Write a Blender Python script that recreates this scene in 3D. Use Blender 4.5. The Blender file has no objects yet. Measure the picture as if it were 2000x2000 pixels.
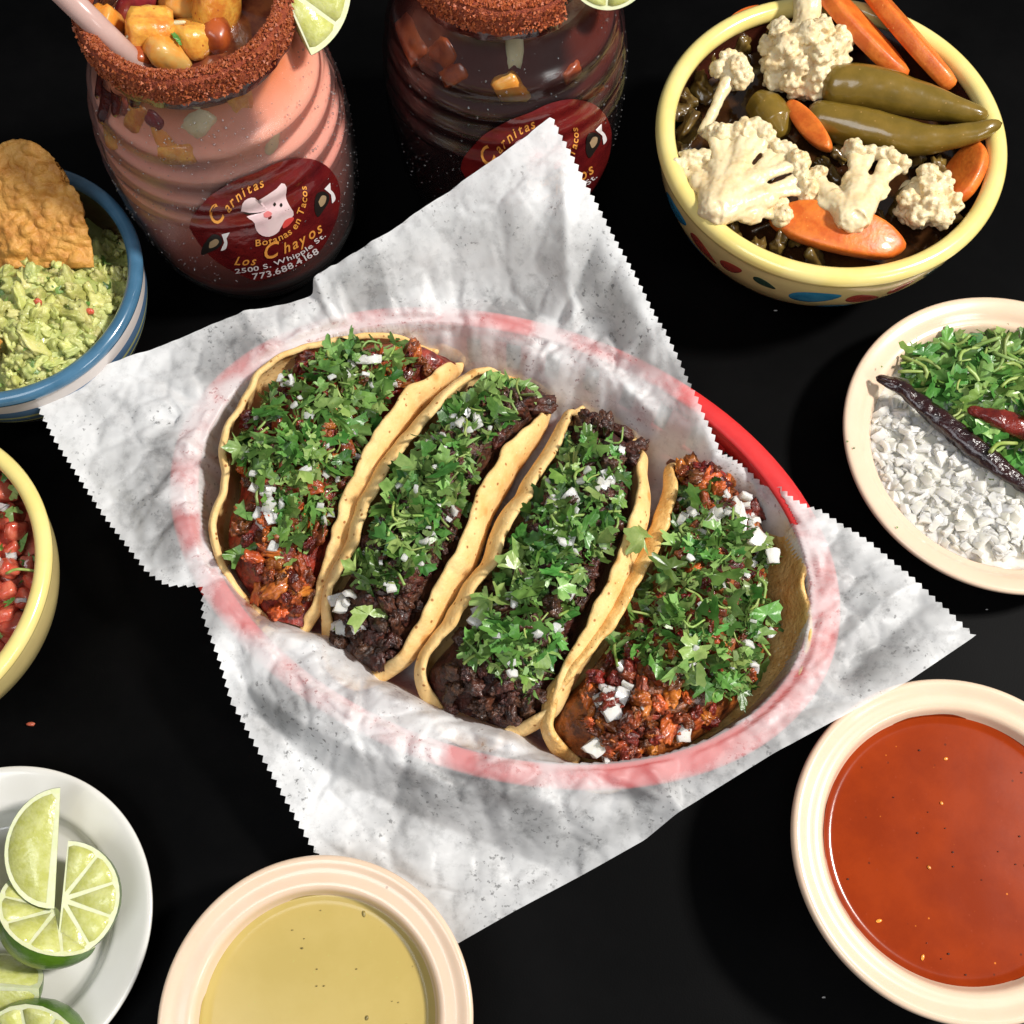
import bpy, bmesh, math, random
from mathutils import Vector, Matrix, Quaternion, Euler, noise
from mathutils.bvhtree import BVHTree

# ------------------------------------------------------------------ camera, light, exposure
CM = 0.01                      # everything below is written in centimetres
scene = bpy.context.scene
col = scene.collection
TH = math.radians(21.0); FPX = 2300.0; DIST = 57.5
S_, C_ = math.sin(TH), math.cos(TH)
CAM = Vector((0, -DIST * S_, DIST * C_)); FW = Vector((0, S_, -C_)); UP = Vector((0, C_, S_)); RT = Vector((1, 0, 0))
cd = bpy.data.cameras.new('camera'); cam = bpy.data.objects.new('camera', cd); col.objects.link(cam)
cam.location = CAM * CM; cam.rotation_euler = (TH, 0, 0)
cd.sensor_width = 36; cd.lens = 36 * FPX / 2000; cd.clip_start = 0.02; cd.clip_end = 50
scene.camera = cam
w = bpy.data.worlds.new('World'); scene.world = w; w.use_nodes = True
w.node_tree.nodes['Background'].inputs[0].default_value = (0.93, 0.96, 1.0, 1)
w.node_tree.nodes['Background'].inputs[1].default_value = 0.17

def area(name, loc, target, size, power, colr):
    l = bpy.data.lights.new(name, 'AREA'); l.shape = 'SQUARE'; l.size = size * CM; l.energy = power; l.color = colr
    o = bpy.data.objects.new(name, l); col.objects.link(o); o.location = Vector(loc) * CM
    o.rotation_euler = (Vector(target) - Vector(loc)).to_track_quat('-Z', 'Y').to_euler()
area('key_softbox', (122, 6, 152), (0, 0, 3), 20, 48, (1.0, 0.965, 0.91))
area('added_fill_light', (-50, -80, 190), (0, 6, 3), 90, 13, (0.92, 0.96, 1.0))  # unseen soft fill, added to brighten the sides facing the camera
area('added_side_light', (95, -75, 75), (0, 10, 6), 34, 3.2, (1.0, 0.98, 0.95))  # unseen weak light, added for streaks on the jars and some frontal fill
scene.view_settings.view_transform = 'Standard'; scene.view_settings.look = 'None'
scene.view_settings.exposure = 0.0; scene.view_settings.gamma = 1.0
scene.view_settings.use_curve_mapping = False

# ------------------------------------------------------------------ helpers
def W(px, py, z):
    d = FW + RT * ((px - 1000) / FPX) - UP * ((py - 1000) / FPX)
    return CAM + d * ((z - CAM.z) / d.z)
def ray(px, py):
    return (FW + RT * ((px - 1000) / FPX) - UP * ((py - 1000) / FPX)).normalized()
def pxcm(p): return FPX / (p - CAM).dot(FW)          # pixels per cm at a point
def nz(p, f=1.0, s=0.0): return noise.noise(Vector((p[0] * f + s * 7.31, p[1] * f - s * 3.7, p[2] * f + s * 1.9)))
def lerp(a, b, t): return a + (b - a) * t
def sstep(a, b, x):
    t = max(0.0, min(1.0, (x - a) / (b - a))); return t * t * (3 - 2 * t)
def poly_at(pts, n):
    """n points evenly along a polyline (Catmull-Rom smoothed)"""
    P = [Vector(p) for p in pts]
    Q = [P[0] * 2 - P[1]] + P + [P[-1] * 2 - P[-2]]
    fine = []
    for i in range(1, len(Q) - 2):
        for k in range(12):
            t = k / 12; a, b, c, d = Q[i - 1], Q[i], Q[i + 1], Q[i + 2]
            fine.append(0.5 * ((2 * b) + (c - a) * t + (2 * a - 5 * b + 4 * c - d) * t * t + (3 * b - a - 3 * c + d) * t ** 3))
    fine.append(P[-1])
    L = [0]
    for i in range(1, len(fine)): L.append(L[-1] + (fine[i] - fine[i - 1]).length)
    out = []; j = 0
    for k in range(n):
        t = L[-1] * k / (n - 1)
        while j < len(L) - 2 and L[j + 1] < t: j += 1
        u = (t - L[j]) / max(1e-9, L[j + 1] - L[j]); out.append(fine[j].lerp(fine[j + 1], min(1, u)))
    return out
def inpoly(x, y, poly):
    r = False; n = len(poly)
    for i in range(n):
        x1, y1 = poly[i]; x2, y2 = poly[(i + 1) % n]
        if (y1 > y) != (y2 > y) and x < (x2 - x1) * (y - y1) / (y2 - y1) + x1: r = not r
    return r

ROOT = {}
def thing(name, label, cat, loc, group=None):
    o = bpy.data.objects.new(name, None); col.objects.link(o); o.empty_display_size = 0.01
    o.location = Vector(loc) * CM; ROOT[o] = Vector(loc)
    o['label'] = label; o['category'] = cat
    if group: o['group'] = group
    return o
def origin(parent):
    return ROOT.get(parent, Vector((0, 0, 0))) if parent else Vector((0, 0, 0))
def mk(name, verts, faces, mat, smooth=True, off=Vector((0, 0, 0)), fm=None):
    m = bpy.data.meshes.new(name)
    m.from_pydata([((v[0] - off[0]) * CM, (v[1] - off[1]) * CM, (v[2] - off[2]) * CM) for v in verts], [], faces)
    for mm in (mat if isinstance(mat, (list, tuple)) else [mat]): m.materials.append(mm)
    if fm: m.polygons.foreach_set('material_index', fm)
    m.polygons.foreach_set('use_smooth', [smooth] * len(m.polygons)); m.update()
    return m
def obj(name, verts, faces, mat, parent=None, smooth=True, at=None, fm=None):
    """one mesh object from world-space cm vertices; under a thing, or top-level with its origin at `at`"""
    off = Vector(at) if at is not None else origin(parent)
    o = bpy.data.objects.new(name, mk(name, verts, faces, mat, smooth, off, fm)); col.objects.link(o)
    if parent:
        o.parent = parent; ROOT[o] = off
        if at is not None: o.location = (off - origin(parent)) * CM
    else: o.location = off * CM; ROOT[o] = off
    return o
def tag(o, label=None, cat=None, group=None, kind=None):
    if label: o['label'] = label
    if cat: o['category'] = cat
    if group: o['group'] = group
    if kind: o['kind'] = kind
    return o
def piece(mesh, name, parent, P, rot=None, sc=1.0):
    o = bpy.data.objects.new(name, mesh); col.objects.link(o); o.parent = parent
    o.location = (P - origin(parent)) * CM; o.rotation_mode = 'QUATERNION'
    if rot is not None: o.rotation_quaternion = rot
    o.scale = (sc, sc, sc) if not isinstance(sc, (tuple, list)) else sc
    return o
def rq(rnd): return Euler((rnd.uniform(0, 6.28), rnd.uniform(0, 6.28), rnd.uniform(0, 6.28))).to_quaternion()
def upq(rnd, tilt, n=Vector((0, 0, 1))):
    q = n.to_track_quat('Z', 'Y') @ Euler((rnd.gauss(0, tilt), rnd.gauss(0, tilt), 0)).to_quaternion()
    return q @ Quaternion((0, 0, 1), rnd.uniform(0, 6.28))
def grid_faces(nu, nv, closed=False):
    f = []
    for j in range(nv - 1):
        for i in range(nu if closed else nu - 1):
            a = j * nu + i; b = j * nu + (i + 1) % nu
            f.append((a, b, b + nu, a + nu))
    return f
def lathe(c, prof, seg=96, fn=None):
    v = []
    for r, z in prof:
        for i in range(seg):
            a = 2 * math.pi * i / seg; rr = r + (fn(a, z) if fn else 0)
            v.append((c[0] + rr * math.cos(a), c[1] + rr * math.sin(a), c[2] + z))
    return v, grid_faces(seg, len(prof), True)
def smooth_prof(pts, n=40):
    return [(p.x, p.y) for p in poly_at([(a, b, 0) for a, b in pts], n)]
def tube(pts, radii, seg=14, n=None, fn=None, flat=1.0, ends=0.0):
    n = n or len(pts) * 5
    P = poly_at(pts, n); v = []; m = len(radii)
    for k, p in enumerate(P):
        t = (P[min(k + 1, n - 1)] - P[max(k - 1, 0)]).normalized()
        x = t.cross(Vector((0, 0, 1)));  x = x.normalized() if x.length > 1e-4 else Vector((1, 0, 0))
        y = x.cross(t); u = k / (n - 1) * (m - 1); i = min(int(u), m - 2); r = lerp(radii[i], radii[i + 1], u - i)
        for s in range(seg):
            a = 2 * math.pi * s / seg; rr = r + (fn(p, a, k / (n - 1)) if fn else 0); uu = k / (n - 1)
            if ends: rr *= math.sqrt(max(0, 1 - max(0, 1 - min(uu, 1 - uu) / ends) ** 2))
            v.append(p + x * (math.cos(a) * rr) + y * (math.sin(a) * rr * flat))
    f = grid_faces(seg, n, True)
    v.append(P[0]); v.append(P[-1]); a0 = n * seg
    for s in range(seg):
        f.append((a0, (s + 1) % seg, s)); f.append((a0 + 1, (n - 1) * seg + s, (n - 1) * seg + (s + 1) % seg))
    return v, f
def ico(sub, sc, amp, freq, seed, box=0.0):
    b = bmesh.new(); bmesh.ops.create_icosphere(b, subdivisions=sub, radius=1.0)
    v = []
    for q in b.verts:
        p = q.co.copy()
        if box: m = max(abs(p.x), abs(p.y), abs(p.z)); p = p.lerp(p / m * 0.82, box)
        p = p * (1 + amp * nz(p, freq, seed) + amp * 0.5 * nz(p, freq * 2.3, seed + 5))
        v.append(Vector((p.x * sc[0], p.y * sc[1], p.z * sc[2])))
    f = [[x.index for x in g.verts] for g in b.faces]; b.free()
    return v, f
def join(parts):
    V = []; F = []
    for v, f in parts:
        o = len(V); V += list(v); F += [tuple(i + o for i in g) for g in f]
    return V, F
def remeshed(name, parts, voxel, mat, parent=None, smooth=2, at=None):
    """union of overlapping shapes into one continuous skin"""
    V, F = join(parts); o = obj(name, V, F, mat, parent, at=at)
    m = o.modifiers.new('r', 'REMESH'); m.mode = 'VOXEL'; m.voxel_size = voxel * CM; m.use_smooth_shade = True
    if smooth:
        s = o.modifiers.new('s', 'SMOOTH'); s.iterations = smooth; s.factor = 0.5
    dg = bpy.context.evaluated_depsgraph_get(); me = bpy.data.meshes.new_from_object(o.evaluated_get(dg))
    o.modifiers.clear(); old = o.data; o.data = me; me.name = name; bpy.data.meshes.remove(old)
    if not me.materials: me.materials.append(mat)
    co = [v.co + v.normal * (CM * (.055 * nz(v.co * 100, 1.8, 3) + .03 * nz(v.co * 100, 5, 4))) for v in me.vertices]
    for v, c in zip(me.vertices, co): v.co = c
    return o
def bvh_of(vf): return BVHTree.FromPolygons([Vector(v) for v in vf[0]], vf[1])
def drop(bvh, px, py):
    h = bvh.ray_cast(CAM, ray(px, py)); return (h[0], h[1]) if h[0] is not None else (None, None)

# ------------------------------------------------------------------ materials
def nd(nt, t, **k):
    n = nt.nodes.new(t)
    for a, b in k.items(): setattr(n, a, b)
    return n
def pmat(name, c1, c2=None, scale=2.0, rough=0.5, bump=0.0, bscale=None, sss=0.0, srad=(0.4, 0.25, 0.15), spec=0.5, coat=0.0,
         trans=0.0, rnd=0.0, hue=0.0, lo=0.4, hi=0.62, detail=5.0, transl=0.0, specks=None, bdist=0.05, metallic=0.0):
    m = bpy.data.materials.new(name); m.use_nodes = True; nt = m.node_tree; L = nt.links.new
    p = nt.nodes['Principled BSDF']; out = nt.nodes['Material Output']
    tc = nd(nt, 'ShaderNodeTexCoord'); mp = nd(nt, 'ShaderNodeMapping'); mp.inputs['Scale'].default_value = (100, 100, 100)
    L(tc.outputs['Object'], mp.inputs['Vector'])
    oi = nd(nt, 'ShaderNodeObjectInfo'); mu = nd(nt, 'ShaderNodeMath', operation='MULTIPLY'); mu.inputs[1].default_value = 37.0
    L(oi.outputs['Random'], mu.inputs[0]); cb = nd(nt, 'ShaderNodeCombineXYZ'); L(mu.outputs[0], cb.inputs[0]); L(mu.outputs[0], cb.inputs[2])
    L(cb.outputs[0], mp.inputs['Location'])
    vec = mp.outputs['Vector']; colr = None
    if c2 is not None:
        t = nd(nt, 'ShaderNodeTexNoise'); t.inputs['Scale'].default_value = scale; t.inputs['Detail'].default_value = detail; t.inputs['Roughness'].default_value = 0.6
        L(vec, t.inputs['Vector']); r = nd(nt, 'ShaderNodeMapRange'); r.inputs[1].default_value = lo; r.inputs[2].default_value = hi; L(t.outputs[0], r.inputs[0])
        mx = nd(nt, 'ShaderNodeMix', data_type='RGBA'); mx.inputs[6].default_value = (*c1, 1); mx.inputs[7].default_value = (*c2, 1); L(r.outputs[0], mx.inputs[0]); colr = mx.outputs[2]
    if specks:
        for sc_, th, cc in specks:
            vo = nd(nt, 'ShaderNodeTexVoronoi'); vo.inputs['Scale'].default_value = sc_; L(vec, vo.inputs['Vector'])
            wn = nd(nt, 'ShaderNodeSeparateColor'); L(vo.outputs['Color'], wn.inputs[0])
            g = nd(nt, 'ShaderNodeMath', operation='GREATER_THAN'); g.inputs[1].default_value = 0.72; L(wn.outputs[0], g.inputs[0])
            ms = nd(nt, 'ShaderNodeMapRange'); ms.inputs[1].default_value = th; ms.inputs[2].default_value = th * 0.55; ms.inputs[3].default_value = 0; ms.inputs[4].default_value = 1
            L(vo.outputs['Distance'], ms.inputs[0]); ml = nd(nt, 'ShaderNodeMath', operation='MULTIPLY'); L(ms.outputs[0], ml.inputs[0]); L(g.outputs[0], ml.inputs[1])
            mx = nd(nt, 'ShaderNodeMix', data_type='RGBA'); L(ml.outputs[0], mx.inputs[0]); mx.inputs[7].default_value = (*cc, 1)
            if colr: L(colr, mx.inputs[6])
            else: mx.inputs[6].default_value = (*c1, 1)
            colr = mx.outputs[2]
    if rnd or hue:
        h = nd(nt, 'ShaderNodeHueSaturation')
        if colr: L(colr, h.inputs['Color'])
        else: h.inputs['Color'].default_value = (*c1, 1)
        a = nd(nt, 'ShaderNodeMapRange'); a.inputs[3].default_value = 1 - rnd; a.inputs[4].default_value = 1 + rnd; L(oi.outputs['Random'], a.inputs[0]); L(a.outputs[0], h.inputs['Value'])
        wn = nd(nt, 'ShaderNodeTexWhiteNoise', noise_dimensions='1D'); L(oi.outputs['Random'], wn.inputs['W'])
        a = nd(nt, 'ShaderNodeMapRange'); a.inputs[3].default_value = .5 - hue; a.inputs[4].default_value = .5 + hue; L(wn.outputs[0], a.inputs[0]); L(a.outputs[0], h.inputs['Hue'])
        colr = h.outputs[0]
    if colr: L(colr, p.inputs['Base Color'])
    else: p.inputs['Base Color'].default_value = (*c1, 1)
    p.inputs['Roughness'].default_value = rough; p.inputs['Specular IOR Level'].default_value = spec; p.inputs['Coat Weight'].default_value = coat
    p.inputs['Coat Roughness'].default_value = 0.08; p.inputs['Metallic'].default_value = metallic
    p.inputs['Transmission Weight'].default_value = trans
    if sss:
        p.inputs['Subsurface Weight'].default_value = sss; p.inputs['Subsurface Radius'].default_value = srad; p.inputs['Subsurface Scale'].default_value = CM
    if bump:
        t = nd(nt, 'ShaderNodeTexNoise'); t.inputs['Scale'].default_value = bscale or scale * 3; t.inputs['Detail'].default_value = 4
        L(vec, t.inputs['Vector']); b = nd(nt, 'ShaderNodeBump'); b.inputs['Strength'].default_value = bump; b.inputs['Distance'].default_value = bdist * CM
        L(t.outputs[0], b.inputs['Height']); L(b.outputs[0], p.inputs['Normal'])
    if transl:
        tr = nd(nt, 'ShaderNodeBsdfTranslucent'); ms = nd(nt, 'ShaderNodeMixShader'); ms.inputs[0].default_value = transl
        if colr: L(colr, tr.inputs['Color'])
        else: tr.inputs['Color'].default_value = (*c1, 1)
        L(p.outputs[0], ms.inputs[1]); L(tr.outputs[0], ms.inputs[2]); L(ms.outputs[0], out.inputs['Surface'])
    return m
def glassmat(name, tint, frost, rough=0.06):
    m = bpy.data.materials.new(name); m.use_nodes = True; nt = m.node_tree; L = nt.links.new; nt.nodes.clear()
    out = nd(nt, 'ShaderNodeOutputMaterial'); tr = nd(nt, 'ShaderNodeBsdfTransparent'); tr.inputs[0].default_value = (*tint, 1)
    gl = nd(nt, 'ShaderNodeBsdfGlossy'); gl.inputs['Roughness'].default_value = rough
    df = nd(nt, 'ShaderNodeBsdfDiffuse'); df.inputs[0].default_value = (0.8, 0.78, 0.78, 1)
    tc = nd(nt, 'ShaderNodeTexCoord'); t = nd(nt, 'ShaderNodeTexNoise'); t.inputs['Scale'].default_value = 2200; t.inputs['Detail'].default_value = 3; L(tc.outputs['Object'], t.inputs['Vector'])
    r = nd(nt, 'ShaderNodeMapRange'); r.inputs[1].default_value = .45; r.inputs[2].default_value = .75; r.inputs[3].default_value = frost * .25; r.inputs[4].default_value = frost * 1.6; L(t.outputs[0], r.inputs[0])
    bp = nd(nt, 'ShaderNodeBump'); bp.inputs['Strength'].default_value = .35 if frost > .05 else .12; bp.inputs['Distance'].default_value = .0004; L(t.outputs[0], bp.inputs['Height']); L(bp.outputs[0], gl.inputs['Normal'])
    fr = nd(nt, 'ShaderNodeFresnel'); fr.inputs[0].default_value = 1.5
    a = nd(nt, 'ShaderNodeMixShader'); L(r.outputs[0], a.inputs[0]); L(tr.outputs[0], a.inputs[1]); L(df.outputs[0], a.inputs[2])
    b = nd(nt, 'ShaderNodeMixShader'); L(fr.outputs[0], b.inputs[0]); L(a.outputs[0], b.inputs[1]); L(gl.outputs[0], b.inputs[2]); L(b.outputs[0], out.inputs['Surface'])
    return m
def zramp(name, zoff, stops, rough=0.25, coat=0.3, constant=True, wob=0.0, sss=0.0):
    """colour bands by height above the table (painted stripes, drink layers)"""
    m = bpy.data.materials.new(name); m.use_nodes = True; nt = m.node_tree; L = nt.links.new; p = nt.nodes['Principled BSDF']
    tc = nd(nt, 'ShaderNodeTexCoord'); sp = nd(nt, 'ShaderNodeSeparateXYZ'); L(tc.outputs['Object'], sp.inputs[0])
    mr = nd(nt, 'ShaderNodeMapRange'); z0, z1 = stops[0][0], stops[-1][0]; mr.inputs[1].default_value = (z0 - zoff) * CM; mr.inputs[2].default_value = (z1 - zoff) * CM; 
    if wob:
        t = nd(nt, 'ShaderNodeTexNoise'); t.inputs['Scale'].default_value = 60; t.inputs['Detail'].default_value = 5; L(tc.outputs['Object'], t.inputs['Vector'])
        ma = nd(nt, 'ShaderNodeMath', operation='MULTIPLY_ADD'); ma.inputs[1].default_value = wob * CM; L(t.outputs[0], ma.inputs[0]); L(sp.outputs[2], ma.inputs[2])
        sb = nd(nt, 'ShaderNodeMath', operation='SUBTRACT'); sb.inputs[1].default_value = wob * CM * .5; L(ma.outputs[0], sb.inputs[0]); L(sb.outputs[0], mr.inputs[0])
    else: L(sp.outputs[2], mr.inputs[0])
    cr = nd(nt, 'ShaderNodeValToRGB'); cr.color_ramp.interpolation = 'CONSTANT' if constant else 'LINEAR'
    e = cr.color_ramp.elements
    while len(e) < len(stops): e.new(0.5)
    for i, (z, c) in enumerate(stops): e[i].position = (z - z0) / (z1 - z0); e[i].color = (*c, 1)
    L(mr.outputs[0], cr.inputs[0]); L(cr.outputs[0], p.inputs['Base Color']); p.inputs['Roughness'].default_value = rough; p.inputs['Coat Weight'].default_value = coat; p.inputs['Coat Roughness'].default_value = .06
    if sss: p.inputs['Subsurface Weight'].default_value = sss; p.inputs['Subsurface Radius'].default_value = (.5, .25, .2); p.inputs['Subsurface Scale'].default_value = CM
    return m

M = {}
M['cloth'] = pmat('black_cloth', (0.0008, 0.0008, 0.0009), (0.0024, 0.0023, 0.0024), scale=0.10, rough=0.5, bump=0.35, bscale=14, spec=0.045, bdist=0.02)
M['tortilla'] = pmat('corn_tortilla', (0.86, 0.60, 0.27), (0.74, 0.44, 0.15), scale=0.9, rough=0.62, bump=0.55, bscale=5, sss=0.12, lo=.38, hi=.72, spec=.3, specks=[(1.0, .36, (.62, .33, .10)), (3.2, .28, (.36, .15, .04)), (5.5, .2, (.86, .66, .36))], bdist=.09)
M['tortilla_fried'] = pmat('griddled_tortilla', (0.84, 0.54, 0.20), (0.64, 0.34, 0.09), scale=1.1, rough=0.5, bump=0.9, bscale=4, sss=0.1, lo=.38, hi=.66, specks=[(3.4, .33, (.78, .56, .28)), (6, .2, (.25, .09, .02))], bdist=.12, coat=.1)
M['asada'] = pmat('grilled_beef', (0.10, 0.032, 0.016), (0.024, 0.009, 0.006), scale=3, rough=0.42, bump=0.9, bscale=6, rnd=.4, hue=.015, bdist=.12, coat=.12)
M['pastor'] = pmat('marinated_pork', (0.24, 0.045, 0.012), (0.075, 0.014, 0.006), scale=2.4, rough=0.34, bump=0.8, bscale=6, rnd=.42, hue=.02, bdist=.1, coat=.25)
M['pastor_orange'] = pmat('marinated_pork_orange', (0.52, 0.14, 0.022), (0.25, 0.05, 0.012), scale=2, rough=0.3, bump=0.5, bscale=6, rnd=.25, hue=.015, bdist=.08, coat=.3)
M['leaf'] = pmat('cilantro', (0.065, 0.165, 0.028), (0.13, 0.27, 0.055), scale=1.4, rough=0.3, bump=.5, bscale=5, rnd=.6, hue=.03, transl=.2, spec=.5, bdist=.04)
M['leaf_pale'] = pmat('cilantro_pale', (0.20, 0.35, 0.085), (0.32, 0.47, 0.15), scale=1.6, rough=0.3, bump=.5, bscale=5, rnd=.35, hue=.025, transl=.25, bdist=.04)
M['stem'] = pmat('cilantro_stem', (0.24, 0.36, 0.07), (0.36, 0.46, 0.14), scale=2, rough=0.4, rnd=.25, hue=.02, transl=.15)
M['onion'] = pmat('white_onion', (0.87, 0.84, 0.76), (0.75, 0.72, 0.62), scale=1.2, rough=0.18, bump=.25, bscale=4, sss=.7, srad=(.6, .58, .45), rnd=.08, transl=.10, coat=.15, bdist=.04)
M['chili_powder'] = pmat('chili_powder', (0.42, 0.085, 0.022), (0.20, 0.025, 0.010), scale=7, rough=0.6, bump=1.0, bscale=16, bdist=.12, lo=.35, hi=.65)
M['chili_grain'] = pmat('chili_grain', (0.60, 0.16, 0.045), (0.30, 0.045, 0.014), scale=6, rough=0.55, rnd=.3, lo=.35, hi=.65)
M['chamoy'] = pmat('chamoy_sauce', (0.075, 0.009, 0.006), (0.022, 0.004, 0.004), scale=1.2, rough=0.15, coat=.7, bump=.5, bscale=4, bdist=.1)
M['red_plastic'] = pmat('red_plastic', (0.66, 0.035, 0.035), (0.60, 0.03, 0.032), scale=1, rough=0.38, sss=.15, srad=(.5, .05, .05), bump=.12, bscale=12, spec=.4)
M['rind'] = pmat('lime_rind', (0.10, 0.20, 0.012), (0.055, 0.13, 0.010), scale=.9, rough=0.32, bump=.5, bscale=7, coat=.25, hue=.01, bdist=.05)
M['pith'] = pmat('lime_pith', (0.70, 0.74, 0.42), (0.76, 0.78, 0.52), scale=3, rough=0.45, sss=.3, srad=(.2, .25, .1))
M['flesh'] = pmat('lime_flesh', (0.55, 0.56, 0.15), (0.66, 0.67, 0.27), scale=2.4, rough=0.2, bump=.35, bscale=7, sss=.45, srad=(.4, .45, .12), coat=.4, rnd=.08, bdist=.08)
M['cauli'] = pmat('pickled_cauliflower', (0.78, 0.65, 0.41), (0.68, 0.47, 0.20), scale=1.1, rough=0.42, bump=.8, bscale=7, sss=.3, srad=(.35, .25, .14), lo=.48, hi=.75, specks=[(5, .2, (.42, .24, .08))], bdist=.07, coat=.1)
M['cauli_stem'] = pmat('cauliflower_stem', (0.80, 0.66, 0.41), (0.70, 0.50, 0.24), scale=1.0, rough=0.36, bump=.3, bscale=4, sss=.35, srad=(.35, .25, .14), lo=.45, hi=.75, coat=.15)
M['carrot'] = pmat('pickled_carrot', (0.76, 0.20, 0.025), (0.60, 0.115, 0.012), scale=1.3, rough=0.42, bump=.45, bscale=5, sss=.3, srad=(.4, .15, .05), coat=.08, specks=[(4, .15, (.85, .36, .08))])
M['jalapeno'] = pmat('pickled_jalapeno', (0.155, 0.098, 0.012), (0.205, 0.125, 0.018), scale=.9, rough=0.24, bump=.25, bscale=3, coat=.45, specks=[(3.4, .14, (.38, .22, .07))])
M['olive_bit'] = pmat('pickled_bits', (0.16, 0.10, 0.022), (0.085, 0.046, 0.012), scale=1.5, rough=0.28, coat=.4, rnd=.3, bump=.3)
M['brine'] = pmat('brine', (0.05, 0.020, 0.006), (0.028, 0.010, 0.004), scale=.7, rough=0.08, coat=.5)
M['yellow_glaze'] = pmat('yellow_glaze', (0.84, 0.68, 0.22), (0.86, 0.71, 0.27), scale=.5, rough=0.2, coat=.5, bump=.05, bscale=2)
M['brown_glaze'] = pmat('brown_glaze', (0.075, 0.018, 0.010), (0.055, 0.012, 0.008), scale=.6, rough=0.2, coat=.5)
M['cream_glaze'] = pmat('cream_glaze', (0.72, 0.58, 0.24), (0.66, 0.52, 0.22), scale=.5, rough=0.22, coat=.5)
M['blue_paint'] = pmat('blue_paint', (0.045, 0.26, 0.42), (0.02, 0.17, 0.31), scale=1.0, rough=0.2, coat=.5)
M['red_paint'] = pmat('red_paint', (0.36, 0.06, 0.035), (0.27, 0.04, 0.03), scale=1.2, rough=0.2, coat=.5)
M['dark_paint'] = pmat('dark_paint', (0.02, 0.05, 0.03), (0.03, 0.06, 0.04), scale=1.2, rough=0.2, coat=.5)
M['blue_glaze'] = pmat('blue_glaze', (0.045, 0.13, 0.22), (0.065, 0.17, 0.28), scale=.6, rough=0.2, coat=.5)
M['peach'] = pmat('peach_melamine', (0.74, 0.55, 0.40), (0.77, 0.58, 0.43), scale=.3, rough=0.2, coat=.35, sss=.1, specks=[(.9, .07, (.45, .3, .2))])
M['white_china'] = pmat('white_china', (0.74, 0.72, 0.67), (0.77, 0.75, 0.71), scale=.3, rough=0.16, coat=.5, specks=[(1.2, .06, (.3, .3, .28))])
M['red_salsa'] = pmat('red_salsa', (0.275, 0.031, 0.0026), (0.22, 0.023, 0.0022), scale=.35, rough=0.16, bump=.03, bscale=3, spec=.25, specks=[(1.6, .10, (.13, .02, .006)), (3.4, .16, (.27, .035, .008)), (2.1, .1, (.62, .17, .02))], bdist=.03)
M['green_salsa'] = pmat('green_salsa', (0.48, 0.36, 0.11), (0.51, 0.385, 0.125), scale=.35, rough=0.16, bump=.03, bscale=3, spec=.3, specks=[(1.5, .09, (.28, .21, .07)), (3.6, .15, (.48, .40, .12))], bdist=.03)
M['avocado'] = pmat('avocado', (0.64, 0.62, 0.235), (0.43, 0.46, 0.125), scale=1.3, rough=0.42, bump=1.0, bscale=4, sss=.25, srad=(.3, .3, .1), rnd=.16, hue=.018, coat=.1, bdist=.08)
M['chip'] = pmat('tortilla_chip', (0.70, 0.36, 0.085), (0.46, 0.18, 0.03), scale=1.3, rough=0.5, bump=.9, bscale=3.5, lo=.35, hi=.68, bdist=.15, spec=.4)
M['tomato'] = pmat('tomato', (0.50, 0.065, 0.035), (0.62, 0.16, 0.09), scale=1.6, rough=0.22, coat=.45, sss=.25, srad=(.5, .12, .08), rnd=.2, bump=.3)
M['dry_chile'] = pmat('dried_chile', (0.028, 0.006, 0.006), (0.010, 0.003, 0.004), scale=1.2, rough=0.2, coat=.6, bump=.8, bscale=3, bdist=.15)
M['dry_chile_red'] = pmat('dried_chile_red', (0.22, 0.020, 0.010), (0.09, 0.008, 0.006), scale=1.0, rough=0.2, coat=.6, bump=.8, bscale=3, bdist=.15)
M['pineapple'] = pmat('pineapple_chunk', (0.80, 0.42, 0.07), (0.62, 0.20, 0.03), scale=1.3, rough=0.28, coat=.35, sss=.3, srad=(.4, .25, .06), bump=.5, rnd=.15, specks=[(4, .22, (.42, .08, .02))], bdist=.1)
M['mango'] = pmat('orange_fruit', (0.80, 0.30, 0.04), (0.70, 0.42, 0.12), scale=1.1, rough=0.25, coat=.4, sss=.3, rnd=.15)
M['pale_fruit'] = pmat('pale_fruit', (0.74, 0.66, 0.44), (0.66, 0.55, 0.32), scale=1.2, rough=0.3, sss=.4, coat=.2)
M['red_fruit'] = pmat('red_fruit', (0.30, 0.03, 0.035), (0.16, 0.015, 0.02), scale=1.2, rough=0.25, coat=.4, sss=.2)
M['rust_fruit'] = pmat('rust_fruit', (0.42, 0.085, 0.018), (0.22, 0.035, 0.012), scale=1.0, rough=0.3, coat=.3)
M['drink_top'] = pmat('drink_surface', (0.28, 0.085, 0.030), (0.12, 0.025, 0.015), scale=1.0, rough=0.12, coat=.4)
M['straw'] = pmat('straw_plastic', (0.74, 0.50, 0.44), (0.80, 0.58, 0.52), scale=.5, rough=0.22, transl=.35, coat=.2)
M['label_red'] = pmat('label_red', (0.155, 0.011, 0.010), (0.09, 0.006, 0.008), scale=.5, rough=0.2, coat=.45, bump=.6, bscale=.7, bdist=.25)
M['ink_orange'] = pmat('ink_orange', (0.85, 0.36, 0.07), rough=.35)
M['ink_white'] = pmat('ink_white', (0.85, 0.80, 0.80), rough=.35)
M['ink_pink'] = pmat('ink_pink', (0.86, 0.66, 0.66), (0.82, 0.58, 0.60), scale=.8, rough=.35)
M['ink_rose'] = pmat('ink_rose', (0.74, 0.20, 0.20), rough=.35)
M['ink_red'] = pmat('ink_red', (0.70, 0.07, 0.06), rough=.35)
M['ink_black'] = pmat('ink_black', (0.016, 0.012, 0.010), rough=.35)
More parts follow.
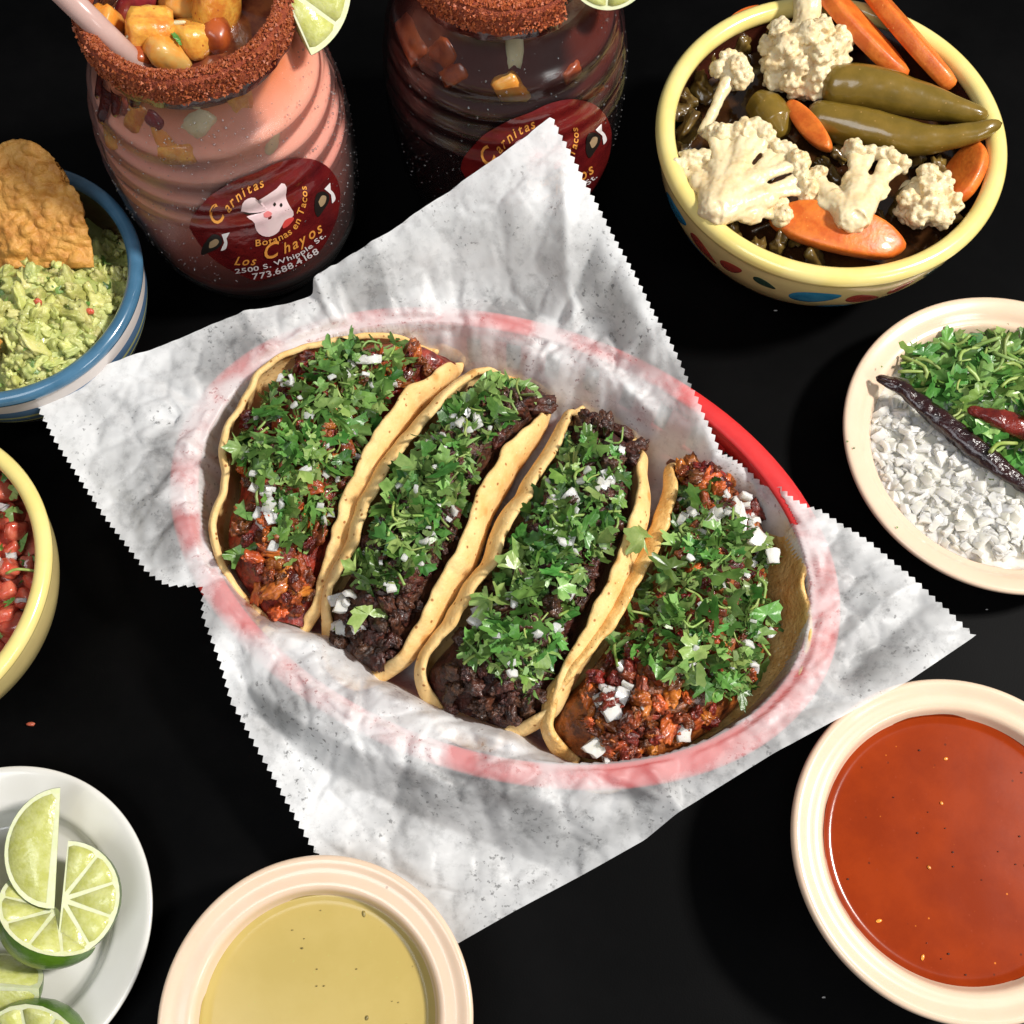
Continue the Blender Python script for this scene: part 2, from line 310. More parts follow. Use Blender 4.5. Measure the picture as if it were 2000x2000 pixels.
M['ink_tan'] = pmat('ink_tan', (0.40, 0.28, 0.16), rough=.35)

def paper_mat():
    m = bpy.data.materials.new('waxed_paper'); m.use_nodes = True; nt = m.node_tree; L = nt.links.new; p = nt.nodes['Principled BSDF']; out = nt.nodes['Material Output']
    p.inputs['Base Color'].default_value = (0.88, 0.88, 0.88, 1); p.inputs['Roughness'].default_value = 0.4; p.inputs['Specular IOR Level'].default_value = .45
    tc = nd(nt, 'ShaderNodeTexCoord'); mp = nd(nt, 'ShaderNodeMapping'); mp.inputs['Scale'].default_value = (100, 100, 100); L(tc.outputs['Object'], mp.inputs[0])
    def ns(s, d, lo, hi, a, b, ro=.6):
        t = nd(nt, 'ShaderNodeTexNoise'); t.inputs['Scale'].default_value = s; t.inputs['Detail'].default_value = d; t.inputs['Roughness'].default_value = ro; L(mp.outputs[0], t.inputs['Vector'])
        r = nd(nt, 'ShaderNodeMapRange'); r.inputs[1].default_value = lo; r.inputs[2].default_value = hi; r.inputs[3].default_value = a; r.inputs[4].default_value = b; L(t.outputs[0], r.inputs[0]); return r.outputs[0], t.outputs[0]
    def mth(op, a, b):
        n = nd(nt, 'ShaderNodeMath', operation=op)
        for i, x in enumerate((a, b)):
            if isinstance(x, (int, float)): n.inputs[i].default_value = x
            else: L(x, n.inputs[i])
        return n.outputs[0]
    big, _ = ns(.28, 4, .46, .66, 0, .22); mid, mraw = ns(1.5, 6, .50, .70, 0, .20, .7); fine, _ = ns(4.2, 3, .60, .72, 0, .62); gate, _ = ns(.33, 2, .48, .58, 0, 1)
    at = nd(nt, 'ShaderNodeAttribute'); at.attribute_name = 'see_through'
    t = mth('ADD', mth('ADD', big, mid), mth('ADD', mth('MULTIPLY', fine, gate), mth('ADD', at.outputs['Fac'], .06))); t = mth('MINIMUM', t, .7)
    tl = nd(nt, 'ShaderNodeBsdfTranslucent'); tl.inputs[0].default_value = (.82, .8, .78, 1)
    a = nd(nt, 'ShaderNodeMixShader'); a.inputs[0].default_value = .14; L(p.outputs[0], a.inputs[1]); L(tl.outputs[0], a.inputs[2])
    tr = nd(nt, 'ShaderNodeBsdfTransparent'); tr.inputs[0].default_value = (.97, .95, .93, 1)
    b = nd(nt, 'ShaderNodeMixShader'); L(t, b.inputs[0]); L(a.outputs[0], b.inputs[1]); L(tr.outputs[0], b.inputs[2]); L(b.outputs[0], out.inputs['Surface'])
    bp = nd(nt, 'ShaderNodeBump'); bp.inputs['Strength'].default_value = .35; bp.inputs['Distance'].default_value = .0006; L(mraw, bp.inputs['Height']); L(bp.outputs[0], p.inputs['Normal'])
    return m
M['paper'] = paper_mat()

# ------------------------------------------------------------------ table
def table():
    n = 170; ex = 75.0; v = []
    for j in range(n):
        for i in range(n):
            x = -ex + 2 * ex * i / (n - 1); y = -ex + 2 * ex * j / (n - 1) + 5
            z = -0.10
            f = max(0.0, min(1.0, (y - 16) / 14))           # cloth ripples on the far side
            z += 0.0 + f * (0.10 * math.sin(0.55 * x + 0.35 * y) * sstep(-.2, .5, nz((x, y, 0), .06, 3)) )
            v.append((x, y, z))
    o = obj('tabletop', v, grid_faces(n, n), M['cloth']); tag(o, 'matte black cloth covering the whole table', 'tablecloth', kind='structure')
table()

# ------------------------------------------------------------------ basket and paper
BC = Vector((-0.61, -2.51, 0)); BA, BB, BANG = 15.15, 10.4, math.radians(-21.6)
RIMZ = 4.6
bx = Vector((math.cos(BANG), math.sin(BANG), 0)); by = Vector((-math.sin(BANG), math.cos(BANG), 0))
def bell(e, a): return BC + bx * (BA * e * math.cos(a)) + by * (BB * e * math.sin(a))
def evalue(p):
    d = Vector((p[0], p[1], 0)) - BC; return math.hypot(d.dot(bx) / BA, d.dot(by) / BB)
def basket():
    t = thing('serving_basket', 'oval red plastic serving basket lined with white paper under the tacos', 'basket', (BC.x, BC.y, 0))
    def sweep(prof, seg=120):
        v = []
        for e, z in prof:
            for i in range(seg): p = bell(e, 2 * math.pi * i / seg); v.append((p.x, p.y, z))
        return v, grid_faces(seg, len(prof), True)
    rim = [(.943, 4.2), (.930, 4.40), (.934, 4.52), (.946, 4.58), (.97, 4.62), (.995, 4.58), (1.016, 4.47), (1.024, 4.3), (1.02, 4.02), (1.0, 3.95), (.99, 4.05), (.96, 4.12), (.943, 4.2)]
    obj('rim', *sweep(rim), M['red_plastic'], t)
    obj('wall_band', *sweep([(.957, 4.2), (.945, 3.2), (.937, 3.2), (.949, 4.2), (.957, 4.2)]), M['red_plastic'], t)
    obj('lower_band', *sweep([(.917, 1.2), (.905, .35), (.897, .35), (.909, 1.2), (.917, 1.2)]), M['red_plastic'], t)
    base = [(.0, .12), (.5, .12), (.90, .12), (.91, .4), (.898, .4), (.89, .26), (.5, .26), (0, .26)]
    obj('base', *sweep(base), M['red_plastic'], t)
    for k in range(44):
        a = 2 * math.pi * k / 44; da = .045; v = []
        for e, z in ((.941, 3.3), (.913, 1.1)):
            for aa in (a - da, a + da):
                for de in (-.007, .007): p = bell(e + de, aa); v.append((p.x, p.y, z))
        obj('rib', v, [(0, 1, 3, 2), (4, 6, 7, 5), (0, 2, 6, 4), (1, 5, 7, 3), (0, 4, 5, 1), (2, 3, 7, 6)], M['red_plastic'], t, smooth=False)
basket()

def paper():
    top = [(66, 772, 4.6), (180, 722, 4.7), (330, 668, 4.9), (480, 606, 5.1), (570, 590, 5.2), (612, 578, 5.3), (612, 540, 6.3), (700, 488, 7.0), (860, 384, 8.4), (980, 300, 10.0), (1074, 228, 11.0)]
    right = [(1074, 228, 11.0), (1150, 375, 9.4), (1250, 560, 7.6), (1330, 715, 6.2), (1405, 888, 5.2), (1450, 915, 4.0), (1500, 962, 3.6), (1545, 985, 4.3), (1605, 1000, 4.9), (1700, 1062, 5.2), (1800, 1146, 5.4), (1902, 1244, 5.6)]
    left = [(66, 772, 4.6), (112, 862, 4.5), (205, 1005, 4.4), (290, 1115, 4.6), (330, 1142, 4.8), (400, 1145, 4.7), (398, 1200, 4.9), (412, 1235, 4.9), (432, 1290, 4.7), (455, 1370, 4.2), (530, 1505, 3.4), (605, 1640, 2.7), (700, 1780, 2.2), (850, 1868, 1.9)]
    bot = [(850, 1868, 1.9), (1000, 1782, 2.3), (1150, 1702, 2.8), (1260, 1640, 3.4), (1320, 1590, 4.4), (1400, 1540, 4.8), (1510, 1472, 5.2), (1640, 1402, 5.6), (1775, 1330, 5.7), (1902, 1244, 5.6)]
    NU, NV = 230, 331
    def border(pts, n):
        # straight segments between the traced points
        P = [W(*p) for p in pts]; L = [0]
        for i in range(1, len(P)): L.append(L[-1] + (P[i] - P[i - 1]).length)
        out = []; j = 0
        for k in range(n):
            t = L[-1] * k / (n - 1)
            while j < len(L) - 2 and L[j + 1] < t: j += 1
            u = (t - L[j]) / (L[j + 1] - L[j]); out.append(P[j].lerp(P[j + 1], min(1, u)))
        for _ in range(3): out = [out[0]] + [out[i] * .5 + (out[i - 1] + out[i + 1]) * .25 for i in range(1, n - 1)] + [out[-1]]
        return out
    c0, c1, d0, d1 = border(top, NU), border(bot, NU), border(left, NV), border(right, NV)
    A, B, D, C = c0[0], c0[-1], c1[0], c1[-1]
    folds = [([(1270, 1510), (1300, 1545), (1335, 1585)], .35, .55),  # (pixel line, width cm, depth cm)
        ([(480, 1385), (640, 1500), (820, 1590), (1010, 1660), (1100, 1700)], .85, -.55), ([(470, 1330), (600, 1420), (760, 1490), (900, 1540), (1080, 1570)], .5, .28),
        ([(1120, 640), (1100, 560), (1090, 470)], .5, .5), ([(1060, 660), (1120, 600), (1150, 560)], .35, -.35), ([(780, 660), (760, 570), (730, 520)], .3, .25), ([(680, 640), (665, 590), (655, 555)], .25, .25),
        ([(560, 760), (520, 680), (480, 620)], .35, .25), ([(430, 900), (360, 870)], .3, .25), ([(430, 760), (500, 700)], .35, -.25),
        ([(1640, 1330), (1740, 1240), (1790, 1190)], .5, -.4), ([(1600, 1300), (1700, 1200), (1760, 1150)], .4, .3), ([(1600, 1120), (1720, 1180)], .3, .22), ([(1660, 1010), (1610, 1080), (1600, 1180)], .22, -.22),
        ([(1290, 1560), (1200, 1520), (1130, 1490)], .25, .3), ([(800, 1440), (790, 1500), (760, 1560)], .25, -.22), ([(560, 1290), (590, 1340), (600, 1390)], .2, -.25), ([(700, 1360), (690, 1400)], .18, .25), ([(1000, 1500), (990, 1560)], .25, .22),
        ([(940, 760), (880, 640), (840, 560)], .3, -.25), ([(1290, 830), (1200, 740), (1130, 690)], .35, .3), ([(1350, 850), (1280, 700), (1230, 620)], .3, -.2)]
    FL = [([W(x, y, 4.6) for x, y in pts], wd, am) for pts, wd, am in folds]
    def segd(p, a, b):
        ab = b - a; t = max(0, min(1, (p - a).dot(ab) / ab.length_squared)); q = a + ab * t; return (Vector((p.x - q.x, p.y - q.y))).length
    TO = [(600, 1235), (510, 1200), (440, 1085), (425, 1000), (448, 860), (525, 722), (690, 664), (850, 684), (905, 712), (990, 735), (1080, 775), (1120, 780), (1260, 860), (1310, 880), (1515, 950), (1575, 1025), (1608, 1190), (1606, 1267), (1572, 1362), (1490, 1444), (1375, 1505), (1250, 1528), (1110, 1485), (1010, 1435), (835, 1370), (745, 1325), (640, 1240)]
    def taco_gap(p):
        d = p - CAM; zz = d.dot(FW); x, y = 1000 + FPX * d.dot(RT) / zz, 1000 - FPX * d.dot(UP) / zz; best = 1e9
        for k in range(len(TO)):
            ax_, ay = TO[k]; bx_, by_ = TO[(k + 1) % len(TO)]; ux, uy = bx_ - ax_, by_ - ay; t = max(0, min(1, ((x - ax_) * ux + (y - ay) * uy) / (ux * ux + uy * uy))); best = min(best, math.hypot(x - ax_ - ux * t, y - ay - uy * t))
        return -best if inpoly(x, y, TO) else best
    V = []; G = []
    for j in range(NV):
        v = j / (NV - 1)
        for i in range(NU):
            u = i / (NU - 1)
            p = c0[i] * (1 - v) + c1[i] * v + d0[j] * (1 - u) + d1[j] * u - (A * ((1 - u) * (1 - v)) + B * (u * (1 - v)) + D * ((1 - u) * v) + C * (u * v))
            zc = p.z; e = evalue(p)
            zin = max(.5 + 4.0 * (e - .90) / .055, lerp(0.5, RIMZ + .16, max(sstep(.89, .985, e), .96 * sstep(-55, 42, taco_gap(Vector((p.x, p.y, 3.0))))))) if e < 1 else 0
            if e < 1: zin = min(zin, RIMZ + .16)
            zout = lerp(RIMZ + .16, zc, sstep(0.0, .34, e - 1)) if e >= 1 else 0
            z = zin if e < 1 else zout
            db = min(u, 1 - u, v, 1 - v); wb = math.exp(-(db / .05) ** 2); z = lerp(z, zc, wb)
            # gathered, crumpled paper
            cr = abs(nz((p.x, p.y, 0), .30, 2)) * .50 + abs(nz((p.x, p.y, 3), .95, 4)) * .10 + abs(nz((p.x, p.y, 3), 2.1, 6)) * .035
            ang = math.atan2((p - BC).dot(by) / BB, (p - BC).dot(bx) / BA); near = math.exp(-((e - .95) / .14) ** 2)
            gath = near * .26 * (nz((math.cos(ang) * 6, math.sin(ang) * 6, e * 1.2), 1.0, 9) + .6 * abs(nz((math.cos(ang) * 13, math.sin(ang) * 13, e * 2), 1.0, 11)))
            vd = noise.voronoi(Vector((p.x * .27 + .5 * nz((p.x, p.y, 0), .3, 31), p.y * .27 + .5 * nz((p.x, p.y, 0), .3, 37), .3)))[0]; vd2 = noise.voronoi(Vector((p.x * .62 + 3, p.y * .62 + .4 * nz((p.x, p.y, 0), .5, 33), .7)))[0]
            vd3 = noise.voronoi(Vector((p.x * 1.25 + .3 * nz((p.x, p.y, 0), .8, 41), p.y * 1.25, .2)))[0]; cr += 1.25 * min(vd[1] - vd[0], .26) + .62 * min(vd2[1] - vd2[0], .22) + .20 * min(vd3[1] - vd3[0], .2) - .3
            z += cr * lerp(.85, .55, sstep(1.03, 1.2, e)) * (1 - .5 * wb) - .10 + gath * (1.25 if e > .8 else .4)
            for pts, wd, am in FL:
                if abs(p.x - pts[0].x) > 14: continue
                d = min(segd(p, pts[k], pts[k + 1]) for k in range(len(pts) - 1))
                if d < 2.5 * wd: z += am * math.exp(-(abs(d) / wd) ** 1.35) * (1 - wb * .5)
            if e > .9: z = max(z, (RIMZ + .10) if .925 < e < 1.035 and wb < .5 else .12)
            z = max(z, .32)
            if .87 < e < 1.0: z = max(z, min(.62 + 4.05 * (e - .888) / .06, RIMZ + .12))
            q = Vector((p.x, p.y, z))
            # zig-zag cut edges
            if i in (0, NU - 1):
                tooth = .17 * (1 if j % 4 == 2 else (0 if j % 4 == 0 else .5)); inw = (c1[0] - c0[0]).cross(Vector((0, 0, 1))).normalized()
                q += (inw if i == 0 else -inw) * tooth * 1.0
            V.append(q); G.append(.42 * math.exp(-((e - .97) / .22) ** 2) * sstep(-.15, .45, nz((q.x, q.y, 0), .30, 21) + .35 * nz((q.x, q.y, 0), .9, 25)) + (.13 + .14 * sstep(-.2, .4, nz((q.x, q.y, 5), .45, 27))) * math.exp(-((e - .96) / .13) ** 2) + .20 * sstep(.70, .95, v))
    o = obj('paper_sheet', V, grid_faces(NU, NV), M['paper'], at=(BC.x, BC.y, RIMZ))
    at = o.data.attributes.new('see_through', 'FLOAT', 'POINT'); at.data.foreach_set('value', G)  # greasy round the rim; transparency also rises towards the near flap
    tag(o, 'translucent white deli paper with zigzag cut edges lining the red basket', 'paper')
    return bvh_of((V, grid_faces(NU, NV)))
PAPER = paper()

# ------------------------------------------------------------------ small food pieces shared by many things
R0 = random.Random(11)
def leaf_mesh(k):
    r = random.Random(100 + k); lobes = r.choice([1, 3, 3, 5]); n = 26; v = [Vector((0, 0, 0))]; cut = r.uniform(-.9, .9)
    asp = r.uniform(.38, 1.0)
    for i in range(n):
        a = -2.3 + 4.6 * i / (n - 1); rad = .62 + .30 * abs(math.cos(a * lobes / 2)) + .10 * math.cos(a * 11 + k) - .16 * abs(a) / 2.3
        p = Vector((math.sin(a) * rad * asp, math.cos(a) * rad, 0)); v.append(p)
    if r.random() < .45:                                      # chopped straight across
        for p in v: p.y = min(p.y, .35 + .3 * cut * p.x)
    cv = r.uniform(-1.0, 1.3); tw = r.uniform(-.8, .8)
    V = []
    for p in v: V.append(Vector((p.x, p.y, cv * p.x * p.x + .35 * cv * p.y * p.y * r.uniform(.8, 1.2) + tw * p.x * p.y + .10 * nz(p, 2.6, k))))
    mid = [V[0].lerp(q, .55) + Vector((0, 0, .05 * nz(q, 4, k))) for q in V[1:]]
    VV = V + mid; F = []
    for i in range(1, n):
        F.append((0, n + i, n + i + 1)); F.append((n + i, i, i + 1, n + i + 1))
    return mk('cilantro_leaf', VV, F, M['leaf'] if k % 3 else M['leaf_pale'])
LEAF = [leaf_mesh(k) for k in range(16)]
def stem_mesh(k):
    r = random.Random(300 + k); v, f = tube([(-.5, 0, 0), (-.1, r.uniform(-.25, .25), .1), (.5, r.uniform(-.3, .3), 0)], [.06, .055, .05], 6, 8)
    return mk('cilantro_stem', v, f, M['stem'])
STEM = [stem_mesh(k) for k in range(4)]
def onion_mesh(k):
    r = random.Random(400 + k); b = bmesh.new(); bmesh.ops.create_cube(b, size=1); bmesh.ops.subdivide_edges(b, edges=b.edges[:], cuts=2, use_grid_fill=True)
    sx, sy, sz = r.uniform(.5, .95), r.uniform(.36, .62), r.uniform(.13, .26); tp = r.uniform(-.7, .7); bd = r.uniform(.2, .9); V = []
    for q in b.verts:
        p = q.co; x = p.x * sx * (1 + tp * p.y); y = p.y * sy; z = p.z * sz - bd * (x * x) + .05 * nz(p, 3, k); V.append((x, y, z))
    F = [[x.index for x in g.verts] for g in b.faces]; b.free(); V = [Vector(p) for p in V]; c_ = sum(V, Vector()) / len(V); V = [c_ + (p - c_) * (1.0 if abs((p - c_).x) + abs((p - c_).y) < .55 else .9) + Vector((.06 * nz(p, 5, k), .06 * nz(p, 5, k + 3), .04 * nz(p, 4, k + 5))) for p in V]; me = mk('onion_piece', V, F, M['onion'], smooth=True); me.set_sharp_from_angle(angle=.75)
    return me
ONION = [onion_mesh(k) for k in range(7)]
def meat_mesh(k, mat, name='meat_chunk'):
    r = random.Random(500 + k); v, f = ico(4, (1, 1, 1), .42, 1.5, k, .45); sx, sy, sz = r.uniform(.36, .74), r.uniform(.26, .42), r.uniform(.2, .34)
    v = [Vector((p.x * sx, p.y * sy, p.z * sz)) * (1 - .30 * abs(nz(p, 3.6, k)) + .10 * nz(p, 8, k)) for p in v]; return mk(name, v, f, mat)
ASADA = [meat_mesh(k, M['asada']) for k in range(8)]
PASTOR = [meat_mesh(k + 20, M['pastor']) for k in range(8)]
PORK_O = [meat_mesh(k + 40, M['pastor_orange']) for k in range(4)]

def scatter(n, poly, bvh, meshes, name, root, rnd, lift, tilt, smin, smax, flatq=True):
    xs = [p[0] for p in poly]; ys = [p[1] for p in poly]; k = 0; tries = 0
    while k < n and tries < n * 12:
        tries += 1; x = rnd.uniform(min(xs), max(xs)); y = rnd.uniform(min(ys), max(ys))
        if not inpoly(x, y, poly): continue
        P, N = drop(bvh, x, y)
        if P is None: continue
        q = upq(rnd, tilt) if flatq else rq(rnd)
        piece(rnd.choice(meshes), name, root, P + Vector((0, 0, rnd.uniform(*lift))), q, rnd.uniform(smin, smax)); k += 1

# ------------------------------------------------------------------ tacos
ZB = 1.15
def taco(idx, left, right, zmid, bulge, lean, label, meat, cil, onions, nleaf, singles, matT, zl=None, zr=None):
    NS, NT = 70, 15; rnd = random.Random(idx * 17 + 3)
    zl = zl or zmid; zr = zr or zmid
    def edge(pts, zm):
        n = len(pts); raw = []
        for i, (x, y) in enumerate(pts):
            s = i / (n - 1); z = ZB + 2.2 + (zm - ZB - 2.2) * max(0, math.sin(math.pi * s)) ** .7; raw.append(W(x, y, z))
        return poly_at(raw, NS)
    Lp, Rp = edge(left, zl), edge(right, zr)
    c = (Lp[NS // 2] + Rp[NS // 2]) / 2
    t = thing('taco', label, 'taco', (c.x, c.y, .6), 'tacos in the red basket')
    axd = ((Lp[-8] + Rp[-8]) - (Lp[8] + Rp[8])); axd.z = 0; axd.normalize()
    V = []
    for k in range(NS):
        l, r = Lp[k], Rp[k]; B = (l + r) / 2; s = k / (NS - 1); endz = abs(2 * s - 1) ** 3
        B.z = ZB + 1.65 * endz
        for side, E, bu, ln in ((0, l, bulge[0], lean[0]), (1, r, bulge[1], lean[1])):
            d = Vector((E.x - B.x, E.y - B.y, 0)); wd = d.length * (1 - .38 * max(0, 1 - min(s, 1 - s) / .11) ** 2); d.normalize(); h = max(.15, E.z - B.z) * lerp(.22, 1, sstep(0, .09, min(s, 1 - s)))
            wave = .20 * nz((k * .16, side * 9, idx * 5), 1.0, idx) + .13 * nz((k * .42, side * 9, idx * 5), 1.0, idx)
            bu2 = bu * (1 - endz)
            row = []
            for i in range(NT):
                u = i / (NT - 1)
                if ln: P1, P2 = (.75 * wd, 0), (.95 * wd, .25 * h)
                else: P1, P2 = (wd + bu2, 0), (wd + bu2 * 2.5, .90 * h)
                a = (1 - u) ** 3; b_ = 3 * (1 - u) ** 2 * u; c_ = 3 * (1 - u) * u * u; e_ = u ** 3
                rr = b_ * P1[0] + c_ * P2[0] + e_ * wd; zz = b_ * P1[1] + c_ * P2[1] + e_ * h
                rr += wave * u * u; zz += .10 * nz((k * .3, i * .3, side * 4), 1, idx) + u ** 3 * (.16 * nz((k * .35, side * 7, 3), 1, idx) + .10 * nz((k * .9, side * 7, 5), 1, idx))
                lip = 1.25 * (1 - u * u) * (max(0, 1 - s / .16) ** 2 if s < .5 else -max(0, 1 - (1 - s) / .12) ** 2 * .7); row.append(Vector((B.x + d.x * rr, B.y + d.y * rr, B.z + zz)) - axd * lip)
            if side == 0: V += row[::-1]
            else: V += row[1:]
    nt = 2 * NT - 1
    o = obj('tortilla', V, grid_faces(nt, NS), matT, t)
    m = o.modifiers.new('thickness', 'SOLIDIFY'); m.thickness = .30 * CM; m.offset = -1; m.use_even_offset = False
    sb = o.modifiers.new('soft', 'SUBSURF'); sb.levels = 1; sb.render_levels = 1
    # filling bed
    FV = []; nw = 25
    for k in range(NS):
        l, r = Lp[k], Rp[k]; s = k / (NS - 1)
        for i in range(nw):
            wv = -1 + 2 * i / (nw - 1); p = l.lerp(r, .5 + .5 * (wv * .97 if not (lean[1] and wv > 0) else wv * .66)); zbs = ZB + 1.65 * abs(2 * s - 1) ** 3; h = p.z - zbs; ef = min(1, s / .10, (1 - s) / .06)
            lo = .64 if not (lean[0] and wv < 0) and not (lean[1] and wv > 0) else .34
            z = zbs + .1 + .25 * ef + h * (lo + .40 * (1 - wv * wv)) * (.45 + .55 * ef) + .16 * nz((p.x, p.y, idx), 1.6, idx) + .08 * nz((p.x, p.y, idx), 4, idx)
            if abs(wv) > .98: z -= .5
            FV.append(Vector((p.x, p.y, z)))
    FF = grid_faces(nw, NS); tag(obj('filling_bed', FV, FF, meat[0][0][0].materials[0], t), kind='stuff'); bv = bvh_of((FV, FF))
    outline = left + right[::-1]
    cx = sum(p[0] for p in outline) / len(outline); cy = sum(p[1] for p in outline) / len(outline)
    inner = [(cx + (x - cx) * .86, cy + (y - cy) * .92) for x, y in outline]
    for ms, n in meat: scatter(n, inner, bv, ms, 'meat_chunk', t, rnd, (.02, .28), 1.0, .65, 1.25, False)
    for (ex, ey, er, n) in singles.get('meat', []):            # heaps at the open ends
        pl = [(ex + er * math.cos(a * .785), ey + er * .8 * math.sin(a * .785)) for a in range(8)]
        for ms, _ in meat: scatter(n, pl, bv, ms, 'meat_chunk', t, rnd, (.15, .6), 1.0, .7, 1.2, False)
    for n, pl in onions: scatter(n, pl, bv, ONION, 'onion_piece', t, rnd, (.25, .8), .6, .6, 1.15)
    ccx = sum(p[0] for p in cil) / len(cil); ccy = sum(p[1] for p in cil) / len(cil); cil = [(ccx + (x - ccx) * 1.06, ccy + (y - ccy) * 1.07) for x, y in cil]
    scatter(int(nleaf * 1.3), cil, bv, LEAF, 'cilantro_leaf', t, rnd, (.10, 1.05), .7, .45, 1.2)
    scatter(nleaf // 5, cil, bv, STEM, 'cilantro_stem', t, rnd, (.3, 1.0), .35, .6, 1.3)
    scatter(nleaf // 6, cil, bv, ONION, 'onion_piece', t, rnd, (.5, 1.1), .6, .3, .75)
    for x, y, z, s, a in singles.get('leaf', []):
        q = Quaternion((0, 0, 1), a) @ Euler((.25, .2, 0)).to_quaternion(); hp = drop(bv, x, y)[0]; piece(LEAF[(int(x) * 7) % 16], 'cilantro_leaf', t, W(x, y, z) if hp is None else W(x, y, max(z, hp.z + .5)), q, s)
    for x, y, z, s, a in singles.get('onion', []):
        hp = drop(bv, x, y)[0]; piece(ONION[int(x) % 7], 'onion_piece', t, W(x, y, z) if hp is None else W(x, y, max(z, hp.z + .55)), Euler((.3, .2, a)).to_quaternion(), s * 1.0)
    # finely chopped bits between the leaves
    bits = []; k = 0
    xs = [p[0] for p in cil]; ys = [p[1] for p in cil]
    while k < 520:
        x = rnd.uniform(min(xs), max(xs)); y = rnd.uniform(min(ys), max(ys))
        if not inpoly(x, y, cil): continue
        P, N = drop(bv, x, y); k += 1
        if P is None: continue
        P = P + Vector((0, 0, rnd.uniform(.2, 1.0))); q = rq(rnd); a, b = rnd.uniform(.10, .26), rnd.uniform(.05, .13)
        bits.append(([P + q @ Vector(c_) for c_ in ((-a, -b, 0), (a, -b * .6, .03), (a * .8, b, -.02), (0, b * 1.4, .06), (-a, b * .5, .04))], [(0, 1, 2, 3, 4)]))
    v, f = join(bits); tag(obj('chopped_bits', v, f, M['leaf_pale'], t), kind='stuff')
    return t
taco(1, [(520, 1205), (470, 1140), (440, 1085), (428, 1010), (452, 940), (448, 860), (482, 790), (525, 722), (600, 684), (690, 664), (770, 662), (845, 684)],
     [(600, 1225), (630, 1085), (660, 990), (692, 915), (726, 846), (768, 785), (814, 742), (860, 718), (902, 712)], 5.6, (.3, .55), (0, 0),
     'taco of orange marinated pork nearest the pink drink, its rippled outer edge against the paper',
     [(PASTOR, 80), (PORK_O, 26)], [(470, 900), (490, 810), (590, 730), (690, 678), (770, 690), (800, 735), (740, 810), (705, 885), (680, 960), (650, 1040), (600, 1075), (545, 1050), (520, 960)],
     [(7, [(500, 940), (560, 960), (560, 1100), (510, 1080)]), (5, [(640, 690), (740, 700), (740, 760), (640, 740)])], 165,
     {'leaf': [(470, 1085, 5.0, 1.25, .4), (480, 1000, 5.2, .9, 2.6), (470, 870, 5.2, .9, 1.0), (565, 1090, 4.2, .7, 2.0), (660, 800, 6.1, 1.2, -.6), (700, 780, 6.2, 1.2, -.3)], 'onion': [(530, 1010, 4.5, 1.0, .3), (535, 1065, 4.2, .9, 1.2)],
      'meat': [(800, 690, 50, 5), (545, 1165, 60, 8), (540, 1090, 50, 5)]}, M['tortilla'])
taco(2, [(632, 1235), (660, 1140), (702, 1062), (733, 968), (783, 886), (860, 802), (900, 764), (945, 730), (995, 738)],
     [(745, 1322), (800, 1240), (848, 1140), (896, 1062), (925, 972), (974, 888), (1032, 824), (1078, 790)], 5.9, (.55, .55), (0, 0),
     'taco of dark grilled beef lying second from the pink drink, heaped with cilantro',
     [(ASADA, 100)], [(760, 940), (830, 850), (900, 785), (985, 748), (1015, 780), (965, 860), (915, 950), (880, 1050), (830, 1105), (760, 1155), (700, 1140), (695, 1085), (730, 1010)],
     [(6, [(640, 1130), (690, 1130), (720, 1240), (660, 1240)]), (6, [(860, 810), (960, 820), (900, 880), (840, 870)])], 165,
     {'leaf': [(665, 1230, 3.6, .8, 1.2), (720, 1200, 4.0, 1.2, .3), (800, 1010, 6.2, 1.2, 1.2), (750, 1120, 5.5, 1.2, .6)], 'onion': [(668, 1180, 4.2, 1.2, 1.3), (660, 1285, 2.8, .9, 1.0)],
      'meat': [(1030, 770, 55, 16), (700, 1260, 70, 12)]}, M['tortilla'])
taco(3, [(835, 1365), (832, 1300), (895, 1217), (941, 1147), (978, 1093), (1003, 1015), (1048, 957), (1090, 882), (1118, 820), (1112, 790)],
     [(1010, 1432), (1062, 1375), (1090, 1308), (1142, 1210), (1184, 1128), (1212, 1055), (1240, 975), (1242, 900), (1258, 872)], 6.0, (.55, .55), (0, 0),
     'taco of dark grilled beef lying third from the pink drink, beef spilling at both ends',
     [(ASADA, 110)], [(1075, 910), (1140, 845), (1205, 890), (1215, 940), (1200, 1010), (1165, 1095), (1120, 1180), (1085, 1265), (1050, 1325), (970, 1300), (920, 1270), (940, 1215), (990, 1120), (1030, 1000)],
     [(6, [(930, 1150), (990, 1160), (980, 1220), (920, 1220)]), (8, [(1060, 930), (1200, 900), (1200, 980), (1060, 1000)])], 175,
     {'leaf': [(930, 1275, 4.8, 1.2, .5), (1050, 1260, 5.4, 1.3, 2.2), (990, 1235, 5.6, 1.3, 1.5), (1150, 870, 5.6, 1.1, .2), (990, 1320, 4.2, .9, .6), (1258, 1050, 6.6, .95, 1.2)], 'onion': [(950, 1190, 5.6, 1.2, .3), (1080, 975, 6.4, 1.2, 1.3), (1190, 925, 6.0, 1.1, .4), (1180, 945, 6.0, 1.0, 1.4)],
      'meat': [(1180, 810, 50, 14), (1230, 880, 45, 8), (950, 1370, 90, 22)]}, M['tortilla'])
